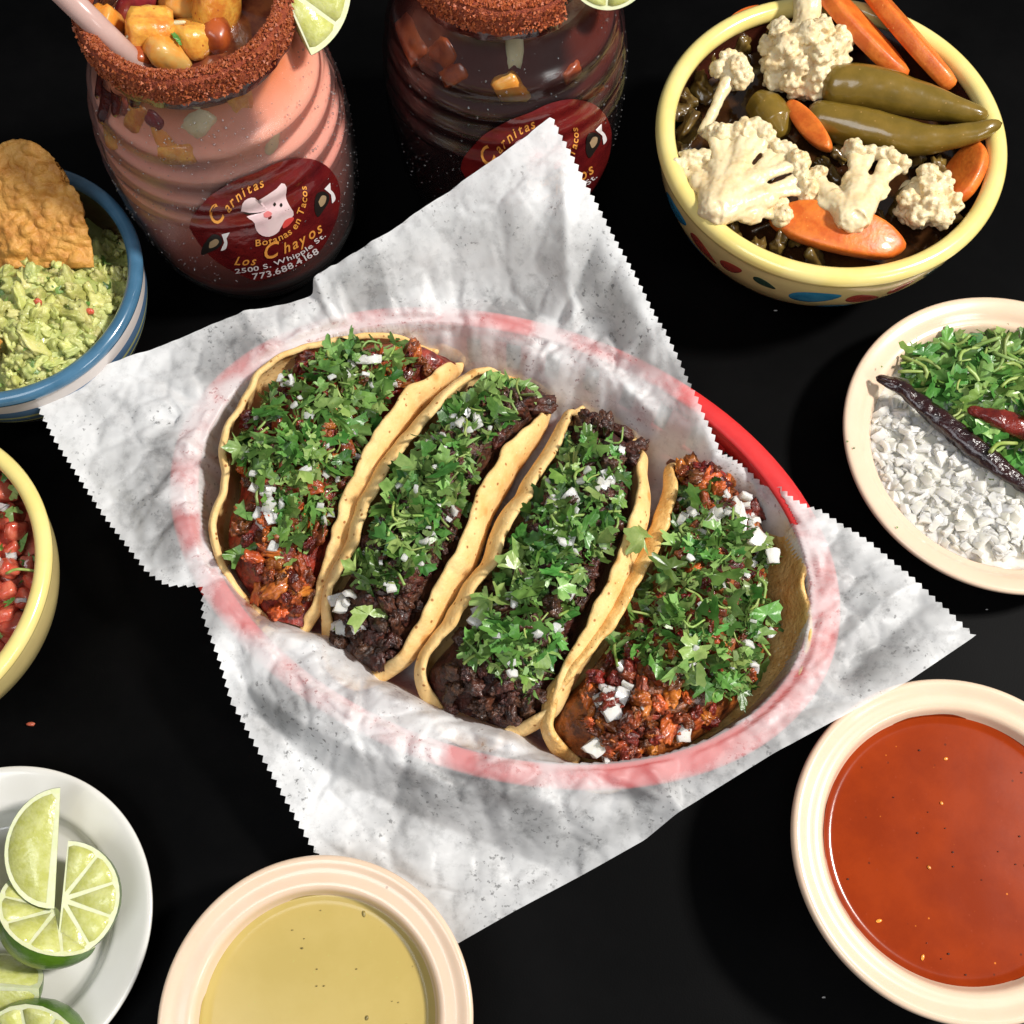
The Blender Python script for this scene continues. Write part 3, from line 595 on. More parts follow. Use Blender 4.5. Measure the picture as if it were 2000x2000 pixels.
taco(4, [(1110, 1470), (1084, 1425), (1092, 1362), (1133, 1316), (1193, 1236), (1239, 1168), (1280, 1092), (1309, 1031), (1326, 940), (1300, 885)],
     [(1250, 1505), (1360, 1478), (1466, 1422), (1540, 1350), (1572, 1267), (1574, 1193), (1558, 1137), (1560, 1085), (1535, 1025), (1500, 970)], 5.7, (.55, .1), (0, 1),
     'wide open taco of reddish pork nearest the orange salsa, griddled inside showing',
     [(PASTOR, 120), (PORK_O, 26)], [(1330, 975), (1400, 970), (1460, 1040), (1510, 1100), (1530, 1180), (1515, 1265), (1470, 1335), (1400, 1365), (1330, 1330), (1260, 1290), (1190, 1280), (1240, 1200), (1290, 1110)],
     [(14, [(1400, 960), (1460, 980), (1520, 1060), (1510, 1120), (1450, 1070), (1400, 1000)]), (8, [(1160, 1340), (1260, 1330), (1250, 1400), (1150, 1400)]), (6, [(1330, 1000), (1420, 1000), (1380, 1060), (1320, 1050)])], 185,
     {'leaf': [(1420, 1340, 4.6, 1.3, .4), (1330, 1210, 6.0, 1.3, .8), (1420, 1200, 5.8, 1.4, 1.8), (1500, 1200, 4.6, 1.2, .2), (1310, 1110, 6.2, 1.2, 1.2)],
      'onion': [(1195, 1385, 4.4, 1.5, .4), (1215, 1355, 4.8, 1.2, 1.2), (1170, 1455, 3.2, 1.5, .7), (1335, 1432, 3.4, 1.2, .1), (1215, 1300, 5.3, .9, .8), (1190, 1480, 2.8, 1.2, 1.7), (1440, 1000, 4.8, 1.4, .5), (1480, 1050, 4.8, 1.3, 1.0), (1510, 1085, 4.7, 1.1, .1)],
      'meat': [(1290, 1400, 70, 12), (1240, 1460, 70, 10), (1390, 910, 75, 11)]}, M['tortilla_fried'], zr=4.7)

# ------------------------------------------------------------------ bowls, plates and what they hold
def bowl(name, label, px, py, z, R, outer, inner, rimw, mats, cat='bowl', seg=128, rim_r=None):
    """outer/inner: (r/R, z/H) profiles; the rim is its own rounded ring"""
    c = W(px, py, z); c0 = Vector((c.x, c.y, 0)); t = thing(name, label, cat, c0)
    pr = smooth_prof([(a * R, b * z) for a, b in outer], 34); v, f = lathe(c0, pr, seg); obj('body', v, f, mats[0], t)
    pr = smooth_prof([(a * R, b * z) for a, b in inner], 30); v, f = lathe(c0, [(0.01, pr[-1][1])] + pr[::-1], seg); obj('inside', v, f, mats[1], t); iv = (v, f)
    rr = rim_r or rimw * .5; pr = [(R - rimw * .5 + rimw * .5 * math.cos(a), z - rr * .55 + rr * math.sin(a)) for a in [2 * math.pi * k / 20 for k in range(21)]]
    v, f = lathe(c0, pr, seg); obj('rim', v, f, mats[2], t)
    return t, c0, bvh_of(iv)

def disc_surface(c, r, z, fn=None, nr=40, seg=96):
    v = []
    for j in range(nr):
        rr = r * (j / (nr - 1)) + .001
        for i in range(seg):
            a = 2 * math.pi * i / seg; x, y = c.x + rr * math.cos(a), c.y + rr * math.sin(a); v.append(Vector((x, y, z + (fn(x, y, rr) if fn else 0))))
    return v, grid_faces(seg, nr, True)

# --- peach salsa bowls
def salsa_bowl(label, px, py, z, R, fill_r, fill_z, smat, slabel, scat, seeds):
    c = W(px, py, z); c0 = Vector((c.x, c.y, 0)); t = thing('salsa_bowl', label, 'bowl', c0)
    prof = smooth_prof([(.55 * R, 0.0), (.60 * R, .25), (.74 * R, z * .40), (.87 * R, z * .72), (.93 * R, z * .84), (.985 * R, z * .88), (R, z * .95), (.99 * R, z * .995), (.965 * R, z), (.935 * R, z * .985), (.90 * R, z * .965), (.865 * R, z * .962), (fill_r + .28, z * .945), (fill_r + .06, fill_z + .12), (fill_r - .3, fill_z - .6), (fill_r * .86, z * .35), (fill_r * .70, .45), (.3, .4)], 120)
    v, f = lathe(c0, prof, 160); obj('body', v, f, M['peach'], t)
    v, f = lathe(c0, [(.55 * R, .02), (.53 * R, 0), (.50 * R, 0), (.49 * R, .15), (.01, .18)], 96); obj('foot', v, f, M['peach'], t)
    v, f = disc_surface(c0, fill_r + .10, fill_z, lambda x, y, r: .004 * nz((x, y, 0), .8, 1) + .11 * sstep(fill_r - .22, fill_r + .06, r)); s = obj('salsa', v, f, smat, at=c0 + Vector((0, 0, fill_z))); tag(s, slabel, scat)
    sm = []; n_ = 180
    for i in range(n_):
        a = 2 * math.pi * i / n_; top = max(.02, .05 + .34 * nz((math.cos(a) * 2.2, math.sin(a) * 2.2, px), 1.1, 3) + .10 * nz((math.cos(a) * 9, math.sin(a) * 9, px), 1, 4))
        for k in range(4): f_ = k / 3; zz = fill_z + .02 + top * f_; rr_ = fill_r + .03 + (.20 / .8) * (zz - fill_z) - .03 * (1 - f_); sm.append((c0.x + rr_ * math.cos(a), c0.y + rr_ * math.sin(a), zz))
    obj('sauce_smear', sm, [(i * 4 + k, ((i + 1) % n_) * 4 + k, ((i + 1) % n_) * 4 + k + 1, i * 4 + k + 1) for i in range(n_) for k in range(3)], smat, s)
    rr = random.Random(int(px))
    for k in range(seeds[2]):
        a, r = rr.uniform(0, 6.28), fill_r * math.sqrt(rr.random()) * .93; q_ = rr.uniform(.03, .065); vv, ff = ico(1, (q_, q_ * .7, .02), .2, 2, k); P = c0 + Vector((r * math.cos(a), r * math.sin(a), fill_z + .025)); obj('pepper_fleck', [P + x for x in vv], ff, seeds[3], s)
    for k in range(seeds[0]):
        a, r = rr.uniform(0, 6.28), fill_r * math.sqrt(rr.random()) * .93; vv, ff = ico(2, (.13 * rr.uniform(.5, 1.1), .07, .03), .2, 2, k)
        q = Quaternion((0, 0, 1), rr.uniform(0, 6)); P = c0 + Vector((r * math.cos(a), r * math.sin(a), fill_z + .02)); obj('seed', [P + q @ x for x in vv], ff, seeds[1], s)
M['seed_o'] = pmat('seed_orange', (.70, .24, .03), rough=.25, rnd=.3); M['seed_d'] = pmat('fleck_olive', (.22, .17, .05), rough=.35, rnd=.4); M['fleck_dark'] = pmat('fleck_dark', (.06, .012, .006), rough=.4)
salsa_bowl('peach bowl of smooth orange-red salsa beside the open end of the basket paper', 1878, 1649, 5.0, 6.75, 5.25, 4.15, M['red_salsa'], 'thin orange-red chile salsa filling the peach bowl', 'salsa', (7, M['seed_o'], 20, M['fleck_dark']))
salsa_bowl('peach bowl of pale green salsa standing on a corner of the basket paper', 615, 1990, 4.2, 6.12, 4.55, 3.2, M['green_salsa'], 'creamy pale green salsa filling the peach bowl', 'salsa', (4, M['seed_d'], 16, M['seed_d']))

# --- plate of onion, cilantro and dried chiles
def onion_plate():
    px, py, z, R = 1968, 855, 2.9, 7.72
    c = W(px, py, z); c0 = Vector((c.x, c.y, 0)); t = thing('peach_plate', 'shallow peach plate holding diced onion, cilantro and dried chiles', 'plate', c0)
    prof = smooth_prof([(.55 * R, 0), (.6 * R, .15), (.78 * R, z * .5), (.93 * R, z * .8), (.99 * R, z * .88), (R, z * .96), (.985 * R, z), (.95 * R, z * .985), (.90 * R, z * .93), (.86 * R, z * .84), (.825 * R, z * .80), (.78 * R, z * .55), (.70 * R, z * .3), (.3 * R, z * .26), (.05, z * .26)], 110)
    v, f = lathe(c0, prof, 160); obj('body', v, f, M['peach'], t)
    v, f = lathe(c0, [(.55 * R, .02), (.53 * R, 0), (.50 * R, 0), (.49 * R, .12), (.01, .15)], 96); obj('foot', v, f, M['peach'], t)
    rr = random.Random(5)
    # mound the pieces lie on
    def mound(x, y, r): return .75 + .75 * (1 - (r / 6.2) ** 2) + .15 * nz((x, y, 0), 1.2, 4)
    ov, of = disc_surface(c0, 6.15, .95, mound); bv = bvh_of((ov, of))
    line = [(1712, 735), (1830, 815), (1960, 920), (2080, 1010)]
    onp = [(1725, 770), (1760, 772), (1830, 828), (1960, 935), (2060, 1020), (2060, 1080), (1900, 1083), (1800, 1050), (1740, 990), (1705, 900), (1705, 820)]
    cip = [(1745, 735), (1790, 685), (1870, 640), (1960, 605), (2060, 590), (2060, 1000), (1960, 905), (1830, 800)]
    o = thing('diced_onion', 'heap of white diced onion on the peach plate', 'onion', c0 + Vector((-2, -2.5, .9)))
    pv = [p for p in ov]; bed = [f_ for f_ in of]
    tag(obj('onion_bed', ov, of, M['onion'], o), kind='stuff')
    scatter(290, onp, bv, ONION, 'onion_piece', o, rr, (-.05, .24), .6, .7, 1.25)
    t2 = thing('chopped_cilantro', 'heap of chopped green cilantro on the peach plate', 'cilantro', c0 + Vector((1.5, 2.5, .9)))
    def mound2(x, y, r): return mound(x, y, r) + .08
    scatter(190, cip, bv, LEAF, 'cilantro_leaf', t2, rr, (.1, .85), .6, .6, 1.35)
    scatter(45, cip, bv, STEM, 'cilantro_stem', t2, rr, (.3, .95), .35, .9, 2.0)
    # dark leaf bed under the cilantro
    lf = []
    for k in range(420):
        x = rr.uniform(1740, 2060); y = rr.uniform(595, 1000)
        if not inpoly(x, y, cip): continue
        P, N = drop(bv, x, y)
        if P is None: continue
        q = upq(rr, .5); s = rr.uniform(.35, .6); P = P + Vector((0, 0, rr.uniform(.05, .22)))
        lf.append(([P + q @ (Vector(a) * s) for a in ((-1, -.7, 0), (.2, -1, .1), (1, -.2, 0), (.7, .8, .1), (-.6, .9, 0))], [(0, 1, 2, 3, 4)]))
    v, f = join(lf); tag(obj('leaf_bed', v, f, M['leaf'], t2), kind='stuff')
    def wr(p, a, u): return .13 * nz((p.x * 1.0, math.cos(a) * 1.1, math.sin(a) * 1.1 + p.y), 1.6, 3) + .05 * nz((p.x, p.y, a), 4, 1)
    v, f = tube([W(1710, 736, 3.2), W(1760, 758, 3.15), W(1830, 815, 3.0), W(1900, 872, 3.0), W(1962, 920, 3.0), W(2030, 968, 3.0)], [.20, .34, .42, .52, .56, .50, .4, .2], 20, 80, wr, .8, .05)
    ch = obj('dried_chile', v, f, M['dry_chile'], at=W(1900, 872, 2.8)); tag(ch, 'long black wrinkled dried chile dividing onion from cilantro', 'chile')
    v, f = tube([W(1888, 798, 3.3), W(1930, 812, 3.4), W(1990, 832, 3.4), W(2060, 850, 3.3), W(2130, 860, 3.2)], [.16, .42, .56, .6, .5, .2], 20, 60, wr, .8, .05)
    ch = obj('dried_chile', v, f, M['dry_chile_red'], at=W(1990, 832, 3.0)); tag(ch, 'dark red wrinkled dried chile lying on the cilantro', 'chile')
    piece(LEAF[3], 'cilantro_leaf', t2, W(1938, 932, 2.6), Euler((0, 0, 1)).to_quaternion(), .35)
    for x, y in ((1655, 862), (1668, 875), (1752, 1030), (1722, 716)): piece(LEAF[5], 'cilantro_leaf', t2, W(x, y, 2.95 if x > 1600 else 2.9), Euler((0, 0, x)).to_quaternion(), .14)
onion_plate()

# --- limes on the white plate
def lime_piece(label, P, q, R, alpha, half, nseg, group=None, squash=1.0):
    """sector of a lime of angle alpha about its core; half=True is cut across the equator, so its round face shows"""
    t = thing('lime_wedge', label, 'lime', P, group); n1, n2 = 22, 22; th1 = math.pi / 2 if half else math.pi
    def sph(th, ph, r=R): return Vector((r * math.sin(th) * math.cos(ph), r * math.sin(th) * math.sin(ph), -r * squash * math.cos(th) if half else r * 1.12 * math.cos(th)))
    V = []; 
    for j in range(n2):
        for i in range(n1): V.append(sph(max(.001, th1 * j / (n2 - 1)), -alpha / 2 + alpha * i / (n1 - 1)))
    F = grid_faces(n1, n2); X = lambda vs: [P + q @ x for x in vs]
    obj('rind', X(V), F, M['rind'], t)
    # pith: cut faces closing the solid
    PV = []; PF = []
    for s in (-1, 1):
        o = len(PV); row = [sph(max(.001, th1 * j / (n2 - 1)), s * alpha / 2, R * .995) for j in range(n2)]
        PV += row + [Vector((0, 0, r.z)) for r in row]
        for j in range(n2 - 1): PF.append((o + j, o + j + 1, o + n2 + j + 1, o + n2 + j))
    if half:
        o = len(PV); PV += [Vector((0, 0, 0))] + [sph(math.pi / 2, -alpha / 2 + alpha * i / (n1 - 1), R * .995) for i in range(n1)]
        for i in range(n1 - 1): PF.append((o, o + 1 + i, o + 2 + i))
    obj('pith', X(PV), PF, M['pith'], t, smooth=False)
    def pad(pts, nrm, h=.022):
        c = sum(pts, Vector()) / len(pts); n = len(pts); v = [p - nrm * .03 for p in pts] + [c + (p - c) * .965 + nrm * h for p in pts] + [c + nrm * (h * 1.25)]
        f = [(i, (i + 1) % n, n + (i + 1) % n, n + i) for i in range(n)] + [(n + i, n + (i + 1) % n, 2 * n) for i in range(n)]
        return X(v), f
    if half:
        for k in range(nseg):
            a0 = -alpha / 2 + alpha * k / nseg; a1 = a0 + alpha / nseg; g = .022; am = (a0 + a1) / 2
            pts = [Vector((math.cos(am), math.sin(am), 0)) * (R * .12)]
            for m in range(7): a = lerp(a0 + g, a1 - g, m / 6); pts.append(Vector((math.cos(a), math.sin(a), 0)) * (R * (.925 if 0 < m < 6 else .895)))
            v, f = pad(pts, Vector((0, 0, 1))); obj('segment', v, f, M['flesh'], t)
    for s in (-1, 1):
        nrm = Vector((math.sin(alpha / 2), -math.cos(alpha / 2), 0)) if s < 0 else Vector((math.sin(-alpha / 2) * 1, math.cos(alpha / 2), 0))
        if s < 0: nrm = Vector((math.sin(-alpha / 2), -math.cos(-alpha / 2), 0))
        else: nrm = Vector((-math.sin(alpha / 2), math.cos(alpha / 2), 0))
        ns = 3 if not half else 1
        t0, t1 = (.16, math.pi - .16) if not half else (.2, math.pi / 2 - .06)
        pts = []
        for m in range(15):
            th = lerp(t0, t1, m / 14); pts.append(sph(th, s * alpha / 2, R * .93))
        if half: pts += [Vector((math.cos(s * alpha / 2), math.sin(s * alpha / 2), 0)) * (R * .1) + Vector((0, 0, pts[-1].z))]
        pts += [Vector((math.cos(s * alpha / 2), math.sin(s * alpha / 2), 0)) * (R * .06) + Vector((0, 0, pts[0].z * .9))]
        v, f = pad(pts, nrm); obj('segment', v, f, M['flesh'], t)
    return t
def lime_plate():
    px, py, z, R = -6, 1800, 1.9, 6.42
    c = W(px, py, z); c0 = Vector((c.x, c.y, 0)); t = thing('white_plate', 'small white china plate piled with lime wedges', 'plate', c0)
    prof = smooth_prof([(.5 * R, 0), (.55 * R, .12), (.72 * R, .75), (.92 * R, z * .8), (.985 * R, z * .9), (R, z * .97), (.98 * R, z * 1.0), (.94 * R, z * .97), (.80 * R, z * .80), (.735 * R, z * .70), (.70 * R, z * .52), (.65 * R, z * .36), (.55 * R, z * .30), (.05, z * .28)], 110)
    v, f = lathe(c0, prof, 160); obj('body', v, f, M['white_china'], t)
    v, f = lathe(c0, [(.5 * R, .02), (.48 * R, 0), (.45 * R, 0), (.44 * R, .12), (.01, .14)], 96); obj('foot', v, f, M['white_china'], t)
    Z = Vector((0, 0, 1))
    def Q(ax, up): # local Z -> ax, local X -> up (orthogonalised)
        z_ = Vector(ax).normalized(); x_ = Vector(up); x_ = (x_ - z_ * x_.dot(z_)).normalized(); y_ = z_.cross(x_)
        return Matrix((x_, y_, z_)).transposed().to_quaternion()
    R1 = 2.25
    lime_piece('half round of lime with its juicy segments facing up, topmost on the white plate', W(121, 1757, 3.35), Q((.05, -.08, 1), (1, 0, 0)), R1 * 1.03, math.pi, True, 5)
    lime_piece('lime wedge with pale yellow cut face leaning beside the topmost half round', W(112, 1655, 3.55), Q((-.05, 1, .10), (-.80, -.02, -.52)), 2.15, 1.2, False, 3)
    lime_piece('lime quarter showing dark green rind under the topmost half round', W(112, 1775, 2.7), Q((.45, .62, .64), (-.62, -.78, .2)), 2.35, math.pi * .98, True, 5)
    lime_piece('small lime wedge with its thin tip toward the rim of the white plate', W(-35, 1925, 2.75), Q((1, -.05, .04), (0, -.12, -1)), 2.1, 1.5, False, 3)
    lime_piece('lime half lying rind outward at the near side of the white plate', W(60, 2070, 2.3), Q((-.1, -.42, .9), (1, 0, 0)), 2.3, math.pi * 1.98, True, 9)
    lime_piece('dark shaded lime wedge wedged behind the pale yellow one', W(-40, 1760, 2.1), Q((.1, 1, .0), (-.3, 0, .9)), 2.1, 1.5, False, 3)
lime_plate()

# --- yellow-rimmed bowl of pickled vegetables
def decals(t, c0, prof_fn, items):
    for th, zc, w_, h_, rot, mat, nm in items:
        v = []; n = 20; rings = 5
        for j in range(rings + 1):
            for i in range(n):
                a = 2 * math.pi * i / n; s = j / rings; x = math.cos(a) * w_ * s; y = math.sin(a) * h_ * s * (1 - .35 * math.cos(a))
                u = x * math.cos(rot) - y * math.sin(rot); z = zc + x * math.sin(rot) + y * math.cos(rot); r = prof_fn(z) + .025 - .02 * (s > .99)
                aa = th + u / r; v.append((c0.x + r * math.cos(aa), c0.y + r * math.sin(aa), z))
        obj(nm, v, grid_faces(n, rings + 1, True), mat, t)
def prof_lookup(pts):
    def fn(z):
        for (r0, z0), (r1, z1) in zip(pts, pts[1:]):
            if z0 <= z <= z1: return lerp(r0, r1, (z - z0) / max(1e-6, z1 - z0))
        return pts[-1][0] if z > pts[-1][1] else pts[0][0]
    return fn
def slab(C, ax, nrm, a, b, h, seed, bend=0.0):
    """diagonal vegetable slice: thick rounded ellipse"""
    ax = ax.normalized(); nrm = (nrm - ax * nrm.dot(ax)).normalized(); sd = nrm.cross(ax); n = 36; V = []
    lay = [(.0, .5), (.5, .5), (.88, .49), (.97, .42), (1.0, .2), (1.0, -.2), (.97, -.42), (.88, -.49), (.5, -.5), (0, -.5)]
    for s, z in lay:
        for i in range(n):
            t = 2 * math.pi * i / n; x, y = math.cos(t) * a * s, math.sin(t) * b * s; wob = 1 + .05 * nz((math.cos(t), math.sin(t), seed), 1.6, seed)
            V.append(C + ax * (x * wob) + sd * (y * wob) + nrm * (z * h + bend * x * x))
    return V, grid_faces(n, len(lay), True)
def veg_bowl():
    px, py, z, R = 1624, 258, 7.0, 8.5
    outer = [(.50, 0.0), (.53, .03), (.62, .10), (.80, .32), (.92, .58), (.965, .80), (.965, .93)]; inner = [(.90, .97), (.90, .8), (.84, .5), (.70, .25), (.4, .12)]
    t, c0, bv = bowl('pickle_bowl', 'painted bowl with thick yellow rim full of pickled vegetables', px, py, z, R, outer, inner, .95, (M['cream_glaze'], M['brown_glaze'], M['yellow_glaze']))
    pf = prof_lookup([(a * R, b * z) for a, b in smooth_prof(outer, 34)])
    it = []
    for k in range(6):
        th = -2.75 + k * math.pi / 3
        it += [(th, 5.0, 1.25, .62, .35, M['blue_paint'], 'painted_petal'), (th + .30, 4.7, 1.0, .5, -.45, M['red_paint'], 'painted_petal'), (th + .52, 5.1, .7, .42, .6, M['red_paint'], 'painted_petal'), (th + .74, 5.2, .62, .3, -.3, M['dark_paint'], 'painted_petal'), (th + .18, 3.2, .9, .6, .2, M['blue_paint'], 'painted_petal')]
    decals(t, c0, pf, it)
    v, f = disc_surface(c0, 7.25, 5.0, lambda x, y, r: .04 * nz((x, y, 0), .7, 1)); BR = obj('brine', v, f, M['brine'], at=c0 + Vector((0, 0, 5.0))); tag(BR, 'dark brown brine with soft vegetable bits in the pickle bowl', 'brine')
    rr = random.Random(8)
    def lobe(p, d, R_, r, parts, nb=16, s0=.11, s1=.2):
        vv, ff = ico(2, (R_, R_, R_ * .9), .12, 2, r.random() * 9); parts.append(([p + q for q in vv], ff)); x = d.orthogonal().normalized(); y = d.cross(x)
        for k in range(nb):
            th = math.acos(1 - r.random() * 1.25); ph = k * 2.399 + r.random(); e = d * math.cos(th) + (x * math.cos(ph) + y * math.sin(ph)) * math.sin(th); s = r.uniform(s0, s1); q_ = p + e * (R_ * .93); vv, ff = ico(1 if s < .13 else 2, (s, s, s), .2, 2, k); parts.append(([q_ + q for q in vv], ff))
    def floret(label, base, tip, crown_r, nl, seed, flat=1.0, stem_r=.55, lr=.55, stretch=1.0):
        r = random.Random(seed); base = Vector(base); tip = Vector(tip); t_ = thing('cauliflower_floret', label, 'cauliflower', base); ax = (tip - base).normalized()
        x = ax.orthogonal().normalized(); y = ax.cross(x); cu = []; st = [tube([base, base.lerp(tip, .5), tip], [stem_r, stem_r * .85, stem_r * 1.5], 12, 12)]
        for k in range(nl):
            th = math.acos(1 - (k + .5) / nl * 1.5); ph = k * 2.399; d = ax * math.cos(th) + (x * math.cos(ph) + y * math.sin(ph)) * math.sin(th); p = tip + d * (crown_r * r.uniform(.62, .82)); p += ax * (p - tip).dot(ax) * (stretch - 1); p.z = tip.z + (p.z - tip.z) * flat
            lobe(p, d, lr * r.uniform(.75, 1.15), r, cu); st.append(tube([tip - ax * (.5 * crown_r), tip.lerp(p, .5), p], [stem_r * .6, .3, .26], 8, 7))
        vv, ff = ico(3, (crown_r * .72,) * 3, .15, 1.4, seed); cu.append(([Vector((tip.x + q.x, tip.y + q.y, tip.z + q.z * flat)) for q in vv], ff))
        remeshed('curd', cu, .06, M['cauli'], t_, 1); remeshed('stem', st, .07, M['cauli_stem'], t_, 3); return t_
    def cut_floret(label, base, branches, seed, trunk_r, thick=.75, lr=.5):
        """floret sliced open: stems fan out of one foot and merge into a scalloped arc of curds"""
        r = random.Random(seed); base = Vector(base); t_ = thing('cauliflower_floret', label, 'cauliflower', base); st = []; cu = []
        st.append(([base + q for q in ico(3, (trunk_r * .9, trunk_r * .8, trunk_r * .6), .35, 1.4, seed)[0]], ico(3, (1, 1, 1), 0, 1, 0)[1]))
        for tip, r0, n in branches:
            tip = Vector(tip); wv_, wf_ = ico(3, (.75, .75, .38), .25, 1.5, seed + r.random() * 5); wq = base.lerp(tip, .52); st.append(([wq + x_ for x_ in wv_], wf_)); d = (tip - base); ln = d.length; d.normalize(); sd = d.cross(Vector((0, 0, 1))).normalized(); fork = base.lerp(tip, .55) + Vector((0, 0, .12))
            st.append(tube([base, base.lerp(fork, .5), fork], [trunk_r * .95, lerp(trunk_r, r0, .55), r0 * 1.15], 12, 10, None, thick))
            for k in range(n):
                o = (k - (n - 1) / 2); tp = tip + sd * (o * .62 * r.uniform(.85, 1.15)) - d * (abs(o) * .18) + Vector((0, 0, r.uniform(-.12, .12)))
                st.append(tube([fork - d * .1, fork.lerp(tp, .5) + sd * (o * .06), tp], [r0 * .95, r0 * .62, r0 * .8], 9, 8, None, thick)); lobe(tp + d * .12, (d + Vector((0, 0, .35))).normalized(), lr * r.uniform(.85, 1.25), r, cu, 24, .10, .20); lobe(tp + d * .05 + sd * r.uniform(-.4, .4) + Vector((0, 0, r.uniform(-.2, .25))), (d + Vector((0, 0, .8))).normalized(), lr * r.uniform(.6, .9), r, cu, 16, .09, .17)
        remeshed('stem', st, .065, M['cauli_stem'], t_, 4); remeshed('curd', cu, .06, M['cauli'], t_, 1); return t_
    floret('large bumpy cauliflower head standing over the peppers in the pickle bowl', W(1580, -25, 8.0), W(1572, 100, 7.0), 2.35, 26, 1, .75, .8, .62, 1.2)
    floret('bumpy cauliflower floret at the near right rim of the pickle bowl', W(1765, 370, 6.0), W(1806, 388, 6.5), 1.6, 15, 2, .85, .5, .5)
    floret('small loose cauliflower sprig on a long thin stem', W(1372, 262, 6.4), W(1428, 142, 6.9), .95, 9, 3, .9, .3, .4)
    cut_floret('sliced cauliflower with branching pale stems against the rim of the pickle bowl', W(1400, 408, 7.3), [(W(1415, 262, 7.0), .42, 3), (W(1475, 258, 7.1), .46, 3), (W(1535, 300, 7.0), .46, 3), (W(1568, 360, 6.8), .42, 2), (W(1350, 318, 6.7), .36, 3), (W(1520, 415, 6.4), .36, 2)], 4, .95)
    cut_floret('thick split cauliflower stem lying on the curved carrot slice', W(1665, 425, 7.2), [(W(1680, 300, 7.1), .5, 2), (W(1745, 318, 7.0), .46, 2), (W(1585, 352, 6.8), .42, 2)], 5, .95, .8, .42)
    def carrot(label, p0, p1, nrm, b, h, seed, bend=0.0):
        a_, b_ = Vector(p0), Vector(p1); C = (a_ + b_) / 2; v, f = slab(C, b_ - a_, Vector(nrm), (b_ - a_).length / 2, b, h, seed, bend); o = obj('carrot_slice', v, f, M['carrot'], at=C); tag(o, label, 'carrot')
    carrot('long diagonal carrot slice resting against the large cauliflower head', W(1590, -40, 8.2), W(1768, 152, 6.8), (.75, .2, 1), .95, .8, 1)
    carrot('long diagonal carrot slice beside the inner brown wall of the bowl', W(1680, -40, 8.0), W(1862, 172, 6.9), (.85, .3, .9), .95, .8, 2)
    carrot('narrow carrot stick tucked between cauliflower and green peppers', W(1540, 200, 6.2), W(1620, 292, 6.7), (-.5, -.3, 1), .52, .7, 3)
    carrot('wide curved carrot slice along the near rim of the pickle bowl', W(1505, 415, 6.5), W(1772, 478, 6.7), (.05, -.3, 1), 1.15, .8, 4, -.05)
    carrot('upright carrot slice under the pepper tip at the right rim', W(1905, 280, 6.6), W(1860, 400, 6.0), (-.8, .5, .8), 1.1, .6, 5)
    carrot('dark soaked carrot slice by the far left rim of the bowl', W(1420, 50, 6.0), W(1500, 20, 6.0), (0, -.3, 1), .5, .4, 6)
    def pep(label, pts, rad, seed):
        v, f = tube(pts, rad, 22, 60, lambda p, a, u: .06 * nz((p.x, math.cos(a), math.sin(a)), 1.1, seed) + .035 * nz((p.x * .35, math.cos(a) * 3.2, math.sin(a) * 3.2), 1.6, seed) - .02 * abs(nz((p.x * 1.4, p.y, a), 2, seed)), 1.0, .07); o = obj('pickled_pepper', v, f, M['jalapeno'], at=Vector(pts[len(pts) // 2])); tag(o, label, 'pepper')
    pep('olive green pickled pepper lying uppermost against the carrots', [W(1600, 165, 6.8), W(1690, 170, 6.9), W(1790, 195, 6.9), W(1880, 218, 7.0), W(1932, 226, 7.1)], [.85, 1.0, 1.06, 1.06, 1.04, 1.0, .92, .84, .72, .6, .48, .3], 1)
    pep('olive green pickled pepper whose tip crosses the yellow rim', [W(1570, 225, 6.2), W(1680, 250, 6.4), W(1790, 272, 6.7), W(1890, 262, 7.2), W(1958, 240, 7.6)], [.8, .9, .98, 1.0, .98, .92, .84, .74, .62, .52, .46, .28], 2)
    pep('short olive pickled pepper behind the sliced cauliflower', [W(1470, 195, 5.7), W(1500, 220, 5.8), W(1530, 270, 5.6)], [.6, .95, .95, .4], 3)
    for k, (x, y, s) in enumerate(((1350, 250, .9), (1370, 170, .9), (1480, 60, .8), (1330, 220, .7), (1500, 330, .7), (1620, 340, .8), (1690, 400, .8), (1760, 400, .8), (1850, 420, .7), (1830, 330, .8), (1560, 440, .8), (1450, 130, .7), (1740, 200, .8), (1640, 210, .8), (1430, 462, .75), (1480, 490, .65), (1520, 480, .6), (1590, 505, .7), (1560, 470, .5), (1640, 300, .5), (1600, 320, .45), (1345, 200, .6), (1340, 300, .6), (1390, 110, .7), (1450, 90, .6), (1620, 390, .5), (1720, 430, .5), (1790, 310, .5), (1700, 270, .4))):
        vv, ff = ico(3, (s, s * .7, s * .5), .7, 1.3, k, .3); P = W(x, y, 5.5); q0 = rq(rr); vv = [q0 @ p_ for p_ in vv]; obj('vegetable_bit', [P + q for q in vv], ff, M['olive_bit'], BR, at=P)
veg_bowl()

